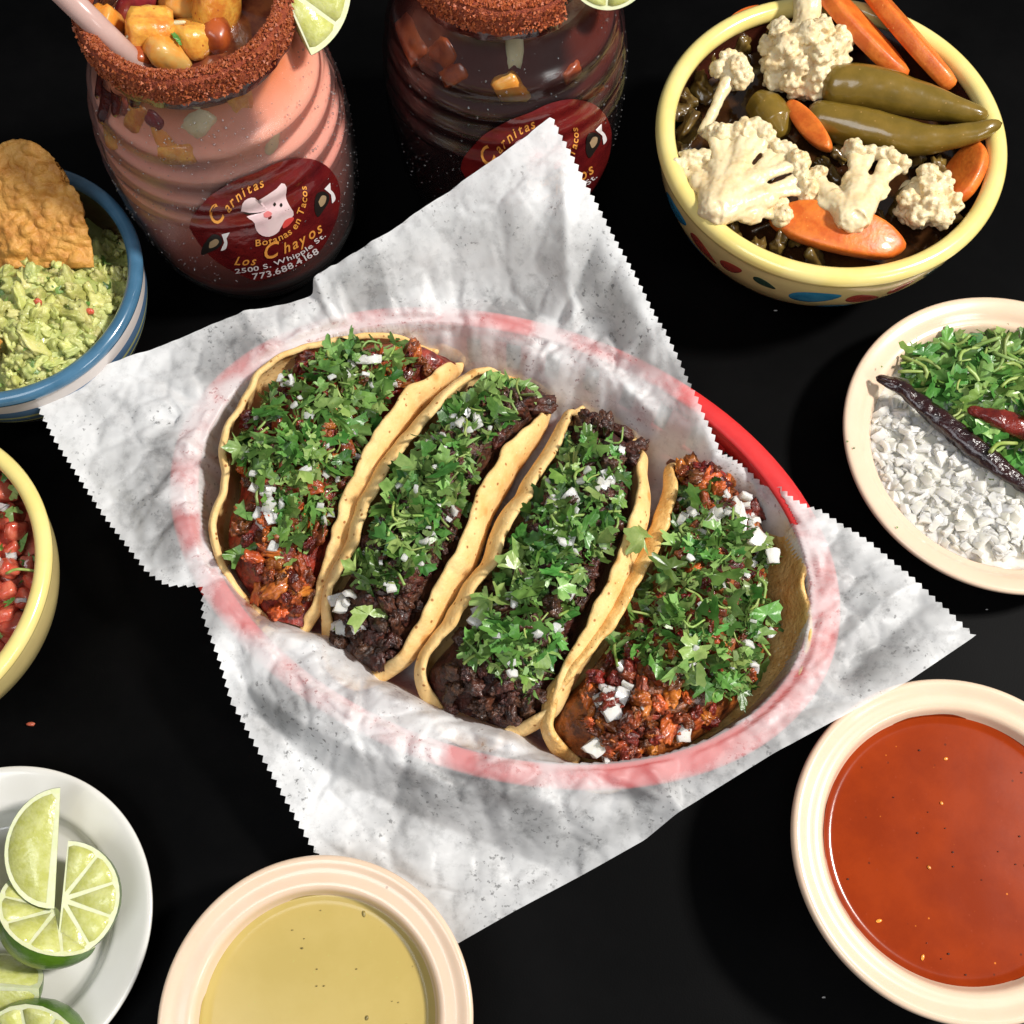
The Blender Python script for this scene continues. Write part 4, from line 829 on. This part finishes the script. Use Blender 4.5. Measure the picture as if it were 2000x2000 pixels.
# --- blue-rimmed bowl of guacamole
def guac_bowl():
    px, py, z, R = 0, 545, 6.0, 6.62
    outer = [(.52, 0.0), (.56, .03), (.66, .10), (.84, .34), (.94, .62), (.965, .82), (.965, .93)]; inner = [(.91, .97), (.90, .75), (.82, .45), (.66, .22), (.3, .12)]
    st = [(0, (.62, .56, .52)), (.7, (.10, .02, .015)), (1.1, (.012, .016, .022)), (2.0, (.62, .56, .52)), (2.4, (.025, .05, .09)), (2.9, (.55, .55, .20)), (3.15, (.10, .18, .30)), (3.7, (.50, .52, .22)), (3.95, (.09, .17, .29)), (4.6, (.66, .60, .57)), (5.6, (.045, .13, .22)), (6.0, (.045, .13, .22))]
    t, c0, bv = bowl('guacamole_bowl', 'striped bowl with thick blue rim full of guacamole', px, py, z, R, outer, inner, .72, (zramp('striped_glaze', 0, st), M['brown_glaze'], M['blue_glaze']))
    pf = prof_lookup([(a * R, b * z) for a, b in smooth_prof(outer, 34)])
    g = thing('guacamole', 'chunky green guacamole mounded in the blue-rimmed bowl', 'guacamole', c0 + Vector((0, 0, 3)))
    mc = W(40, 600, 6.5)
    def h(x, y, r):
        d = math.hypot(x - mc.x, y - mc.y); return 3.2 + 3.6 * math.exp(-(d / 4.3) ** 2.6) + .45 * nz((x, y, 0), .9, 2) + .16 * nz((x, y, 0), 2.4, 3) - .0
    v, f = disc_surface(c0, R * .885, 0, h, 60, 120); tag(obj('mash', v, f, M['avocado'], g), kind='stuff'); b2 = bvh_of((v, f)); rr = random.Random(4)
    ch = []
    for k in range(8):
        s = random.Random(k); vv, ff = ico(3, (s.uniform(.35, .75), s.uniform(.22, .4), s.uniform(.18, .34)), .6, 1.5, k + 70, .2); ch.append(mk('avocado_chunk', vv, ff, M['avocado']))
    vis = [(0, 430), (180, 470), (250, 430), (262, 540), (215, 650), (120, 735), (0, 770)]
    scatter(250, vis, b2, ch, 'avocado_chunk', g, rr, (-.22, .10), 1, .5, 1.3, False)
    scatter(34, vis, b2, LEAF, 'cilantro_leaf', g, rr, (.1, .3), .6, .28, .5)
    scatter(4, vis, b2, [mk('tomato_bit', *ico(2, (.22, .2, .15), .3, 2, 1), M['tomato'])], 'tomato_bit', g, rr, (.1, .3), 1, .6, 1.1)
    def chip(label, quad, seed, bend):
        n = 64; V = []; P = [Vector(W(*q)) for q in quad]; nr = (P[1] - P[0]).cross(P[3] - P[0]).normalized()
        for j in range(n):
            for i in range(n):
                u, v_ = i / (n - 1), j / (n - 1)
                # rounded top corners
                x, y = 2 * u - 1, v_; k = 1 - .34 * max(0, y) ** 4 - .02 * nz((u * 3, v_ * 3, seed), 2, seed)
                uu = .5 + .5 * x * k; vv = y * (1 - .26 * abs(x) ** 2.6)
                p = P[0].lerp(P[1], uu).lerp(P[3].lerp(P[2], uu), vv)
                V.append(p + nr * (bend * (1 - (2 * uu - 1) ** 2) + .38 * nz((uu * 4, vv * 4, 0), 1.1, seed) + .5 * max(0, nz((uu * 4, vv * 4, 0), 2.6, seed)) ** 1.3 + .22 * max(0, nz((uu * 4, vv * 4, 9), 5, seed)) + .05 * nz((uu * 4, vv * 4, 0), 7, seed)))
        o = obj('tortilla_chip', V, grid_faces(n, n), M['chip'], at=(P[0] + P[1]) / 2); m = o.modifiers.new('t', 'SOLIDIFY'); m.thickness = .2 * CM; m.offset = 0; tag(o, label, 'chip')
    chip('golden tortilla chip standing upright in the guacamole', [(-70, 520, 5.4), (185, 520, 5.6), (160, 276, 9.2), (-60, 268, 9.2)], 3, .55)
    chip('darker tortilla chip leaning behind the upright golden one', [(-180, 470, 5.4), (20, 440, 5.6), (20, 292, 8.0), (-150, 292, 8.0)], 5, .4)
    chip('tortilla chip corner poking out of the near side of the guacamole', [(-120, 690, 6.2), (-40, 720, 6.2), (24, 676, 7.2), (-30, 640, 7.2)], 7, .1)
guac_bowl()

# --- yellow-rimmed bowl of tomato salsa
def pico_bowl():
    px, py, z, R = -244, 1124, 6.0, 7.4
    outer = [(.52, 0.0), (.56, .03), (.66, .10), (.84, .34), (.94, .62), (.965, .82), (.965, .93)]; inner = [(.90, .97), (.90, .75), (.82, .45), (.66, .22), (.3, .12)]
    t, c0, bv = bowl('tomato_salsa_bowl', 'bowl with yellow rim full of chopped tomato salsa', px, py, z, R, outer, inner, .74, (M['cream_glaze'], M['brown_glaze'], M['yellow_glaze']))
    g = thing('tomato_salsa', 'chopped tomato, onion and cilantro salsa in the yellow-rimmed bowl', 'salsa', c0 + Vector((0, 0, 3)))
    v, f = disc_surface(c0, R * .88, 0, lambda x, y, r: 3.9 + .9 * (1 - (r / 6.5) ** 2) + .3 * nz((x, y, 0), 1, 2), 40, 90); tag(obj('salsa_bed', v, f, M['tomato'], g), kind='stuff'); b2 = bvh_of((v, f)); rr = random.Random(14)
    cubes = []
    for k in range(6):
        s = random.Random(k + 9); vv, ff = ico(3, (s.uniform(.55, .85), s.uniform(.5, .7), s.uniform(.4, .6)), .18, 1.3, k + 30, .75); cubes.append(mk('tomato_cube', vv, ff, M['tomato']))
    vis = [(-120, 900), (0, 915), (70, 1020), (80, 1150), (50, 1260), (0, 1330), (-120, 1370)]
    scatter(75, vis, b2, cubes, 'tomato_cube', g, rr, (-.05, .55), 1, .6, 1.1, False)
    scatter(16, vis, b2, ONION, 'onion_piece', g, rr, (.3, .7), .6, .6, 1.0)
    scatter(34, vis, b2, LEAF, 'cilantro_leaf', g, rr, (.35, .9), .6, .4, .8)
    for x, y in ((18, 930), (25, 960), (25, 1000)): piece(LEAF[x % 16], 'cilantro_leaf', g, W(x, y, 5.5), Euler((.4, .3, y)).to_quaternion(), .7)
    piece(STEM[0], 'cilantro_stem', g, W(40, 1115, 5.6), Euler((0, 0, .2)).to_quaternion(), 1.2)
pico_bowl()

# ------------------------------------------------------------------ drinks
FONT = {}
def glyph(ch, shear):
    k = (ch, shear)
    if k not in FONT:
        c = bpy.data.curves.new('g', 'FONT'); c.body = ch; c.size = 1; c.shear = shear; c.resolution_u = 3; c.offset = .012
        o = bpy.data.objects.new('g', c); col.objects.link(o); dg = bpy.context.evaluated_depsgraph_get(); me = o.evaluated_get(dg).to_mesh()
        V = [v.co.copy() for v in me.vertices]; F = [tuple(p.vertices) for p in me.polygons]; adv = (max([v.x for v in V]) if V else .3) + .06
        o.evaluated_get(dg).to_mesh_clear(); bpy.data.objects.remove(o); bpy.data.curves.remove(c); FONT[k] = (V, F, adv)
    return FONT[k]
def jar(kind, label, base_px, dx, dy):
    b = W(base_px[0], base_px[1], 0); c0 = Vector((b.x, b.y, 0)); t = thing('drink_jar', label, 'jar', c0)
    P0 = [(3.3, .0), (3.75, .12), (4.25, .6), (4.75, 2.0), (5.02, 4.0), (5.12, 6.0), (5.05, 7.6), (4.85, 9.2), (4.5, 10.6), (4.0, 11.6), (3.72, 12.2), (3.62, 12.7), (3.66, 13.4), (3.72, 14.0)]
    K = 1.15; pr = [(r * K, z * K) for r, z in smooth_prof(P0, 150)]
    def ridge(z): return .075 * math.sin((z - 8.2) * 2 * math.pi / 1.3) * sstep(7.9, 8.6, z) * (1 - sstep(12.3, 13.2, z)) + .05 * sstep(1.8, 2.1, z) * (1 - sstep(2.6, 2.8, z))
    outer = [(r + ridge(z), z) for r, z in pr]
    v, f = lathe(c0, outer + [(3.66 * K, 14.12 * K), (3.55 * K, 14.12 * K), (3.48 * K, 14.0 * K), (3.42 * K, 13.2 * K)], 128); obj('glass', v, f, M['glass_' + kind], t)
    vb, fb = lathe(c0, [(.01, .05), (3.3 * K, .05)], 64); obj('glass_base', vb, fb, M['glass_' + kind], t)
    ov, of = lathe(c0, [(r + .02, z) for r, z in outer], 160); JB = bvh_of((ov, of))
    # drink with fruit
    LZ = 14.2
    d = thing('fruit_drink', {'pink': 'cloudy pink drink with fruit chunks in the jar with the straw', 'dark': 'dark burgundy drink with fruit chunks in the jar behind the paper corner'}[kind], 'drink', c0 + Vector((0, 0, .3)))
    lp = [(max(.05, r - .22), z) for r, z in outer if .25 < z < LZ]
    v, f = lathe(c0, [(.02, .3)] + lp, 128); obj('liquid', v, f, M['drink_' + kind], d); LB = bvh_of((v, f))
    sv, sf = disc_surface(c0, lp[-1][0], LZ - .05, lambda x, y, r: .06 * nz((x, y, 0), 1, 1), 20, 64); obj('surface', sv, sf, M['drink_top'], d); SB = bvh_of((sv, sf))
    rr = random.Random(3 if kind == 'pink' else 6)
    def chunk(px, py, s, mat, seed, on='side', box=.7, lift=.0, nm='fruit_chunk'):
        P, N = drop(LB if on == 'side' else SB, px, py)
        if P is None: return
        s = [x_ * 1.35 for x_ in s]; vv, ff = ico(3, (s[0], s[1], s[2]), .16, 1.3, seed, box); q = rq(random.Random(seed)) if on != 'side' else N.to_track_quat('Z', 'Y') @ Quaternion((0, 0, 1), seed * 1.3)
        P = P + (N * -s[2] * .68 if on == 'side' else Vector((0, 0, lift))); obj(nm, [P + q @ x for x in vv], ff, mat, d, at=P)
    if kind == 'pink':
        for a in ((262, 228, (.75, .45, .35), M['pineapple'], 1), (300, 235, (.4, .35, .3), M['red_fruit'], 2), (386, 240, (.62, .5, .32), M['pale_fruit'], 3), (320, 275, (.75, .35, .3), M['mango'], 4), (345, 305, (.7, .45, .3), M['pineapple'], 5), (468, 190, (.65, .5, .3), M['pineapple'], 6), (512, 150, (.6, .3, .3), M['red_fruit'], 7), (530, 285, (.8, .3, .22), M['pale_fruit'], 8), (215, 265, (.55, .5, .3), M['mango'], 9), (235, 205, (.6, .4, .3), M['rust_fruit'], 10), (250, 430, (.5, .9, .3), M['mango'], 11)): chunk(*a)
        for a in ((300, 92, (.95, .85, .7), M['pineapple'], 21, 'top', .75, .55), (335, 120, (.85, .6, .5), M['mango'], 22, 'top', .5, .4), (380, 85, (.8, .75, .6), M['pineapple'], 23, 'top', .7, .3), (430, 40, (1.0, .9, .5), M['pineapple'], 24, 'top', .6, .6), (360, 15, (.8, .8, .6), M['mango'], 25, 'top', .6, .4), (215, 70, (.7, .6, .5), M['mango'], 26, 'top', .6, .6), (225, 105, (.7, .5, .5), M['pineapple'], 27, 'top', .5, .4), (275, 20, (1.0, .8, .6), M['red_fruit'], 28, 'top', .4, .4), (270, 125, (.6, .5, .4), M['rust_fruit'], 29, 'top', .4, .3), (425, 80, (.6, .6, .5), M['rust_fruit'], 30, 'top', .4, .3)): chunk(*a)
        for k, (x, y, a) in enumerate(((265, 62, .7), (340, 45, 0.1))):
            P = W(x, y, 15.3); vv, ff = ico(2, (.55, .11, .10), .1, 2, k, .5); q = Quaternion((0, 0, 1), a); obj('fruit_strip', [P + q @ p for p in vv], ff, M['pale_fruit'], d, at=P)
        piece(LEAF[2], 'cilantro_leaf', d, W(352, 78, 15.1), Euler((.3, 0, 1)).to_quaternion(), .45)
    else:
        for a in ((800, 70, (.6, 1.0, .3), M['rust_fruit'], 1), (862, 105, (.55, .6, .3), M['rust_fruit'], 2), (885, 145, (.6, .4, .3), M['rust_fruit'], 3), (1000, 185, (.85, .55, .3), M['mango'], 4), (1120, 145, (.45, .4, .3), M['rust_fruit'], 5), (1005, 95, (.9, .35, .3), M['pale_fruit'], 6), (1160, 180, (.7, .2, .3), M['rust_fruit'], 7), (960, 75, (.7, .4, .3), M['rust_fruit'], 8)): chunk(*a)
        P, N = drop(LB, 868, 108)
        if P: piece(LEAF[1], 'cilantro_leaf', d, P + N * .06, N.to_track_quat('Z', 'Y'), .4)
        for a in ((900, -40, (1, .8, .6), M['rust_fruit'], 21, 'top', .6, .4), (1000, -60, (1, .8, .6), M['mango'], 22, 'top', .6, .4)): chunk(*a)
    # chili rim and the sauce it sticks to
    span = (lambda a: 1.0) if kind == 'pink' else (lambda a: 1.0 if not (-.95 < a < .9) else .0)
    tz = 14.12 * K; low = 1.2
    def band(r_in, r_out, zl, zt, lump, seed, arc=None):
        n = 160; v = []; prof = [(r_out - .02, 0), (r_out + lump, .25), (r_out + lump, .6), (r_out, .88), ((r_in + r_out) / 2, 1.0), (r_in, .9), (r_in - .02, .45)]
        for r, hh in prof:
            for i in range(n):
                a = -math.pi + 2 * math.pi * i / n; k = span(a); dr = .10 * nz((math.cos(a) * 5, math.sin(a) * 5, hh * 2), 1.6, seed); zl2 = zl - .22 * nz((math.cos(a) * 3, math.sin(a) * 3, 0), 1.3, seed)
                rr_ = lerp((r_in + r_out) / 2 - .12, r + dr, k); z = lerp(zl2, zt, hh); v.append((c0.x + rr_ * math.cos(a), c0.y + rr_ * math.sin(a), z if k > .5 else lerp(zt - .3, z, .3)))
        return v, grid_faces(n, len(prof), True)
    v, f = band(3.38 * K, 3.84 * K, tz - low, tz + .12, .06, 2); cr = obj('chili_rim', v, f, M['chili_powder'], t)
    v, f = band(3.44 * K, 3.72 * K, tz - low - .55, tz - .4, .05, 7); obj('sauce_band', v, f, M['chamoy'], t)
    gr = []
    for k in range(6500):
        a = rr.uniform(-math.pi, math.pi)
        if span(a) < .5: continue
        ph = rr.uniform(-.6, 3.3); h = rr.random()
        if ph < 0.9: r, z = 3.88 * K + .08 * rr.random(), tz - low * rr.random() ** .8 + .05
        else: r, z = 3.61 * K + .30 * math.cos(ph), tz + .16 * math.sin(ph) - .02
        r += .05 * nz((math.cos(a) * 5, math.sin(a) * 5, z), 1.6, 2); P = c0 + Vector((r * math.cos(a), r * math.sin(a), z)); s = rr.uniform(.025, .062); q = rq(rr)
        gr.append(([P + q @ (Vector(x) * s) for x in ((1, 1, 1), (1, -1, -1), (-1, 1, -1), (-1, -1, 1))], [(0, 1, 2), (0, 3, 1), (0, 2, 3), (1, 3, 2)]))
    v, f = join(gr); tag(obj('chili_grains', v, f, M['chili_grain'], cr, smooth=False), kind='stuff')
    dr = []
    for k in range(900 if kind == 'pink' else 420):
        a = rr.uniform(-2.6, .9); z = rr.uniform(3.5, 13.8); r = prof_lookup(outer)(z) + .01; s_ = rr.choice((.02, .025, .03, .035, .05)) * rr.uniform(.8, 1.3); P = c0 + Vector((r * math.cos(a), r * math.sin(a), z)); vv, ff = ico(1, (s_, s_, s_ * 1.2), .1, 1, k); dr.append(([P + x_ for x_ in vv], ff))
    v, f = join(dr); tag(obj('water_drops', v, f, M['drops'], t), kind='stuff')
    # sauce running down beside the rim
    if kind == 'pink':
        for k, (x, y, ln, wd) in enumerate(((205, 190, 1.7, .5), (225, 200, 1.1, .4), (195, 150, 1.5, .4), (260, 205, .6, .5))):
            P, N = drop(JB, x, y)
            if P is None: continue
            v = []
            aa = math.atan2(P.y - c0.y, P.x - c0.x)
            for j in range(14):
                for i in range(9):
                    u = i / 8 * 2 - 1; s = j / 13; z = P.z + .5 - ln * s; r = prof_lookup(outer)(z) + .02 + .10 * max(0, (1 - u * u)) * (1 if s < .95 else .3); w_ = wd * (1 - .45 * s) * (1 if s < .9 else .6); a = aa + u * w_ / r; v.append((c0.x + r * math.cos(a), c0.y + r * math.sin(a), z))
            obj('sauce_drip', v, grid_faces(9, 14), M['chamoy'], t)
    # oval sticker, traced in label pixels and laid on the glass
    def onjar(zx, zy, off):
        px, py = zx / 6.0375 + 360 + dx, zy / 6.0375 + 300 + dy; P, N = drop(JB, px, py)
        if P is None: return None
        if N.dot(ray(px, py)) > 0: N = -N
        return P + N * off
    edge = [(60, 870), (90, 750), (180, 630), (310, 490), (460, 390), (650, 290), (880, 205), (1080, 110), (1300, 55), (1480, 60), (1640, 120), (1760, 240), (1825, 400), (1830, 560), (1800, 740), (1740, 900), (1660, 1050), (1560, 1180), (1400, 1290), (1200, 1390), (1000, 1460), (840, 1490), (700, 1440), (550, 1370), (400, 1280), (260, 1160), (150, 1020)]
    E = poly_at([(x, y, 0) for x, y in edge + edge[:1]], 97)[:-1]; ctr = Vector((950, 790, 0)); V = []; ok = True
    for j in range(15):
        for p in E:
            q = ctr.lerp(p, j / 14); w_ = onjar(q.x, q.y, .03); 
            if w_ is None: w_ = V[-1] if V else c0; ok = False
            V.append(w_)
    lab = obj('sticker', V, grid_faces(96, 15, True), M['label_red'], t)
    def shape(nm, pts, mat, off, sub=6, smooth=True):
        e = poly_at([(x, y, 0) for x, y in pts + pts[:1]], 49)[:-1] if smooth else [Vector((x, y, 0)) for x, y in pts]; c = sum(e, Vector()) / len(e); V = []; n = len(e)
        for j in range(sub):
            for p in e: q = c.lerp(p, j / (sub - 1)); w_ = onjar(q.x, q.y, off); V.append(w_ if w_ is not None else (V[-1] if V else c0))
        return obj(nm, V, grid_faces(n, sub, True), mat, lab)
    shape('pig_emblem', [(665, 670), (690, 570), (760, 520), (830, 515), (860, 545), (960, 490), (1080, 410), (1150, 340), (1200, 390), (1190, 500), (1230, 600), (1280, 680), (1270, 740), (1180, 800), (1140, 850), (1100, 920), (1000, 970), (900, 950), (840, 880), (820, 800), (730, 740), (800, 720), (760, 690)], M['ink_pink'], .05)
    shape('emblem_bib', [(1150, 830), (1190, 770), (1270, 740), (1280, 770), (1220, 840), (1160, 870)], M['ink_red'], .062)
    shape('emblem_cheek', [(930, 700), (980, 670), (1030, 700), (990, 740), (940, 740)], M['ink_rose'], .062)
    for x, y in ((1058, 590), (1135, 600)): shape('emblem_eye', [(x - 18, y), (x, y - 26), (x + 18, y), (x, y + 26)], M['ink_black'], .064, 3)
    shape('emblem_line', [(670, 680), (760, 690), (900, 690), (760, 712)], M['ink_black'], .06, 3)
    for ex, ey, rot in ((1620, 550, 0), (350, 1050, .55)):
        R2 = lambda pts: [(ex + x * math.cos(rot) - y * math.sin(rot), ey + x * math.sin(rot) + y * math.cos(rot)) for x, y in pts]
        shape('round_emblem', R2([(-90, -10), (-60, -90), (20, -110), (80, -60), (70, 20), (20, 100), (-50, 190), (-90, 110)]), M['ink_black'], .05)
        shape('emblem_face', R2([(-50, 10), (-10, -60), (40, -50), (30, 20), (-20, 70)]), M['ink_tan'], .06)
        shape('emblem_horn', R2([(20, -140), (90, -210), (80, -150), (130, -90), (150, -20), (110, 30), (120, -40), (80, -90)]), M['ink_white'], .06)
    def text(nm, s, path, size, mat, shear=.0, gap=1.0, first=None, squeeze=1.0):
        P = poly_at([(x, y, 0) for x, y in path], 200); L = [0]
        for i in range(1, 200): L.append(L[-1] + (P[i] - P[i - 1]).length)
        tot = 0; adv = []
        for i, ch in enumerate(s):
            k = size * (first if (first and i == 0) else 1.0); a = (glyph(ch, shear)[2] if ch != ' ' else .3) * k * squeeze * gap; adv.append((a, k)); tot += a
        sc = L[-1] / tot; pos = 0; parts = []
        for ch, (a, k) in zip(s, adv):
            if ch != ' ':
                mid = (pos + a * .5) * sc; j = min(range(200), key=lambda i: abs(L[i] - mid)); T = (P[min(199, j + 4)] - P[max(0, j - 4)]).normalized(); Nn = Vector((T.y, -T.x, 0)); gv, gf, ad = glyph(ch, shear); V = []
                for v_ in gv:
                    q = P[j] + T * ((v_.x - ad / 2) * k * squeeze * sc) + Nn * (v_.y * k); w_ = onjar(q.x, q.y, .055); V.append(w_ if w_ is not None else c0)
                parts.append((V, gf))
            pos += a
        v, f = join(parts); obj(nm, v, f, mat, lab, smooth=False)
    text('lettering', 'Carnitas', [(370, 870), (500, 720), (610, 590), (760, 470), (960, 370)], 170, M['ink_orange'], .35, 1.0, 1.7)
    text('lettering', 'Botanas en Tacos', [(830, 1085), (1080, 1035), (1300, 900), (1395, 700), (1440, 520), (1430, 370)], 110, M['ink_orange'], .1)
    text('lettering', 'Los', [(580, 1300), (720, 1305), (860, 1300)], 140, M['ink_orange'], .4)
    text('lettering', 'Chayos', [(920, 1250), (1150, 1180), (1400, 1060), (1650, 890)], 170, M['ink_orange'], .4, 1.0, 1.5)
    text('lettering', '2500 S. Whipple St.', [(600, 1405), (870, 1365), (1100, 1300), (1400, 1170), (1670, 960)], 78, M['ink_white'])
    text('lettering', '773.688.4168', [(800, 1475), (1000, 1440), (1250, 1350), (1590, 1160)], 100, M['ink_white'])
    return t, c0
M['drops'] = glassmat('water_drops', (1, 1, 1), .22, .02); M['glass_pink'] = glassmat('frosted_glass', (1, .985, .98), .055, .12); M['glass_dark'] = glassmat('clear_glass', (1, 1, 1), .012, .05)
M['drink_pink'] = zramp('pink_drink', 0.3, [(0.3, (.26, .035, .022)), (3, (.48, .095, .065)), (6, (.68, .21, .16)), (9.5, (.80, .36, .29)), (12.5, (.82, .38, .27)), (14.2, (.66, .20, .07))], .35, .1, False, 1.6, .25)
M['drink_dark'] = zramp('dark_drink', 0.3, [(0.3, (.020, .004, .004)), (4, (.045, .006, .006)), (7, (.030, .006, .008)), (10, (.055, .010, .010)), (14.2, (.10, .016, .008))], .2, .2, False, 2.5)
jar('pink', 'frosted barrel glass jar of pink drink with chili rim and straw', (509, 444), 0, 0)
jar('dark', 'barrel glass jar of dark drink partly hidden by the paper corner', (988, 338), 530, -115)
def straw():
    b = W(60, -75, 19.0); a = W(262, 122, 14.6); a = a + (a - b).normalized() * 1.3; d = (b - a).normalized(); x = d.orthogonal().normalized(); y = d.cross(x); V = []; n = 24
    for r in (.50, .44):
        for p in (a, b):
            for i in range(n): t = 2 * math.pi * i / n; V.append(p + x * (r * math.cos(t)) + y * (r * math.sin(t)))
    F = []
    for i in range(n):
        j = (i + 1) % n; F += [(i, j, n + j, n + i), (2 * n + j, 2 * n + i, 3 * n + i, 3 * n + j), (i, 2 * n + i, 2 * n + j, j), (n + j, 3 * n + j, 3 * n + i, n + i)]
    tag(obj('drinking_straw', V, F, M['straw'], at=a), 'wide translucent pinkish straw standing in the pink drink', 'straw')
straw()
def rim_lime(label, apx, z, Rpx, d0, d1, tilt):
    """thick lime slice sector hooked on a jar rim"""
    A = W(apx[0], apx[1], z); R = Rpx / pxcm(A); fwd = (CAM - A).normalized(); nr = (fwd + Vector(tilt)).normalized(); x = RT - nr * RT.dot(nr); x.normalize(); y = nr.cross(x); q = Matrix((x, y, nr)).transposed().to_quaternion()
    mid = (d0 + d1) / 2; q = q @ Quaternion((0, 0, 1), mid); lime_piece(label, A, q, R, d1 - d0, True, 3, None, .55)
rim_lime('lime wedge hooked on the chili rim of the pink drink', (545, -32), 16.6, 143, -1.18, .55, (.15, 0, 0))
rim_lime('lime wedge hooked on the rim of the dark drink', (1190, -75), 16.2, 88, -2.3, -.2, (.1, 0, 0))

# ------------------------------------------------------------------ crumbs on the cloth
for k, (x, y, s, m, lb) in enumerate(((60, 1414, .22, M['tomato'], 'tiny reddish crumb on the cloth between tomato salsa and limes'), (1515, 606, .10, M['onion'], 'tiny white crumb on the cloth below the pickle bowl'), (1609, 1948, .08, M['onion'], 'tiny white crumb on the cloth by the orange salsa bowl'), (1928, 1190, .06, M['onion'], 'tiny white crumb on the cloth off the paper corner'))):
    P = W(x, y, .0); v, f = ico(2, (s, s * .45, s * .3), .3, 2, k); P.z = s * .2 - .05; tag(obj('crumb', [P + q for q in v], f, m, at=P), lb, 'crumb')
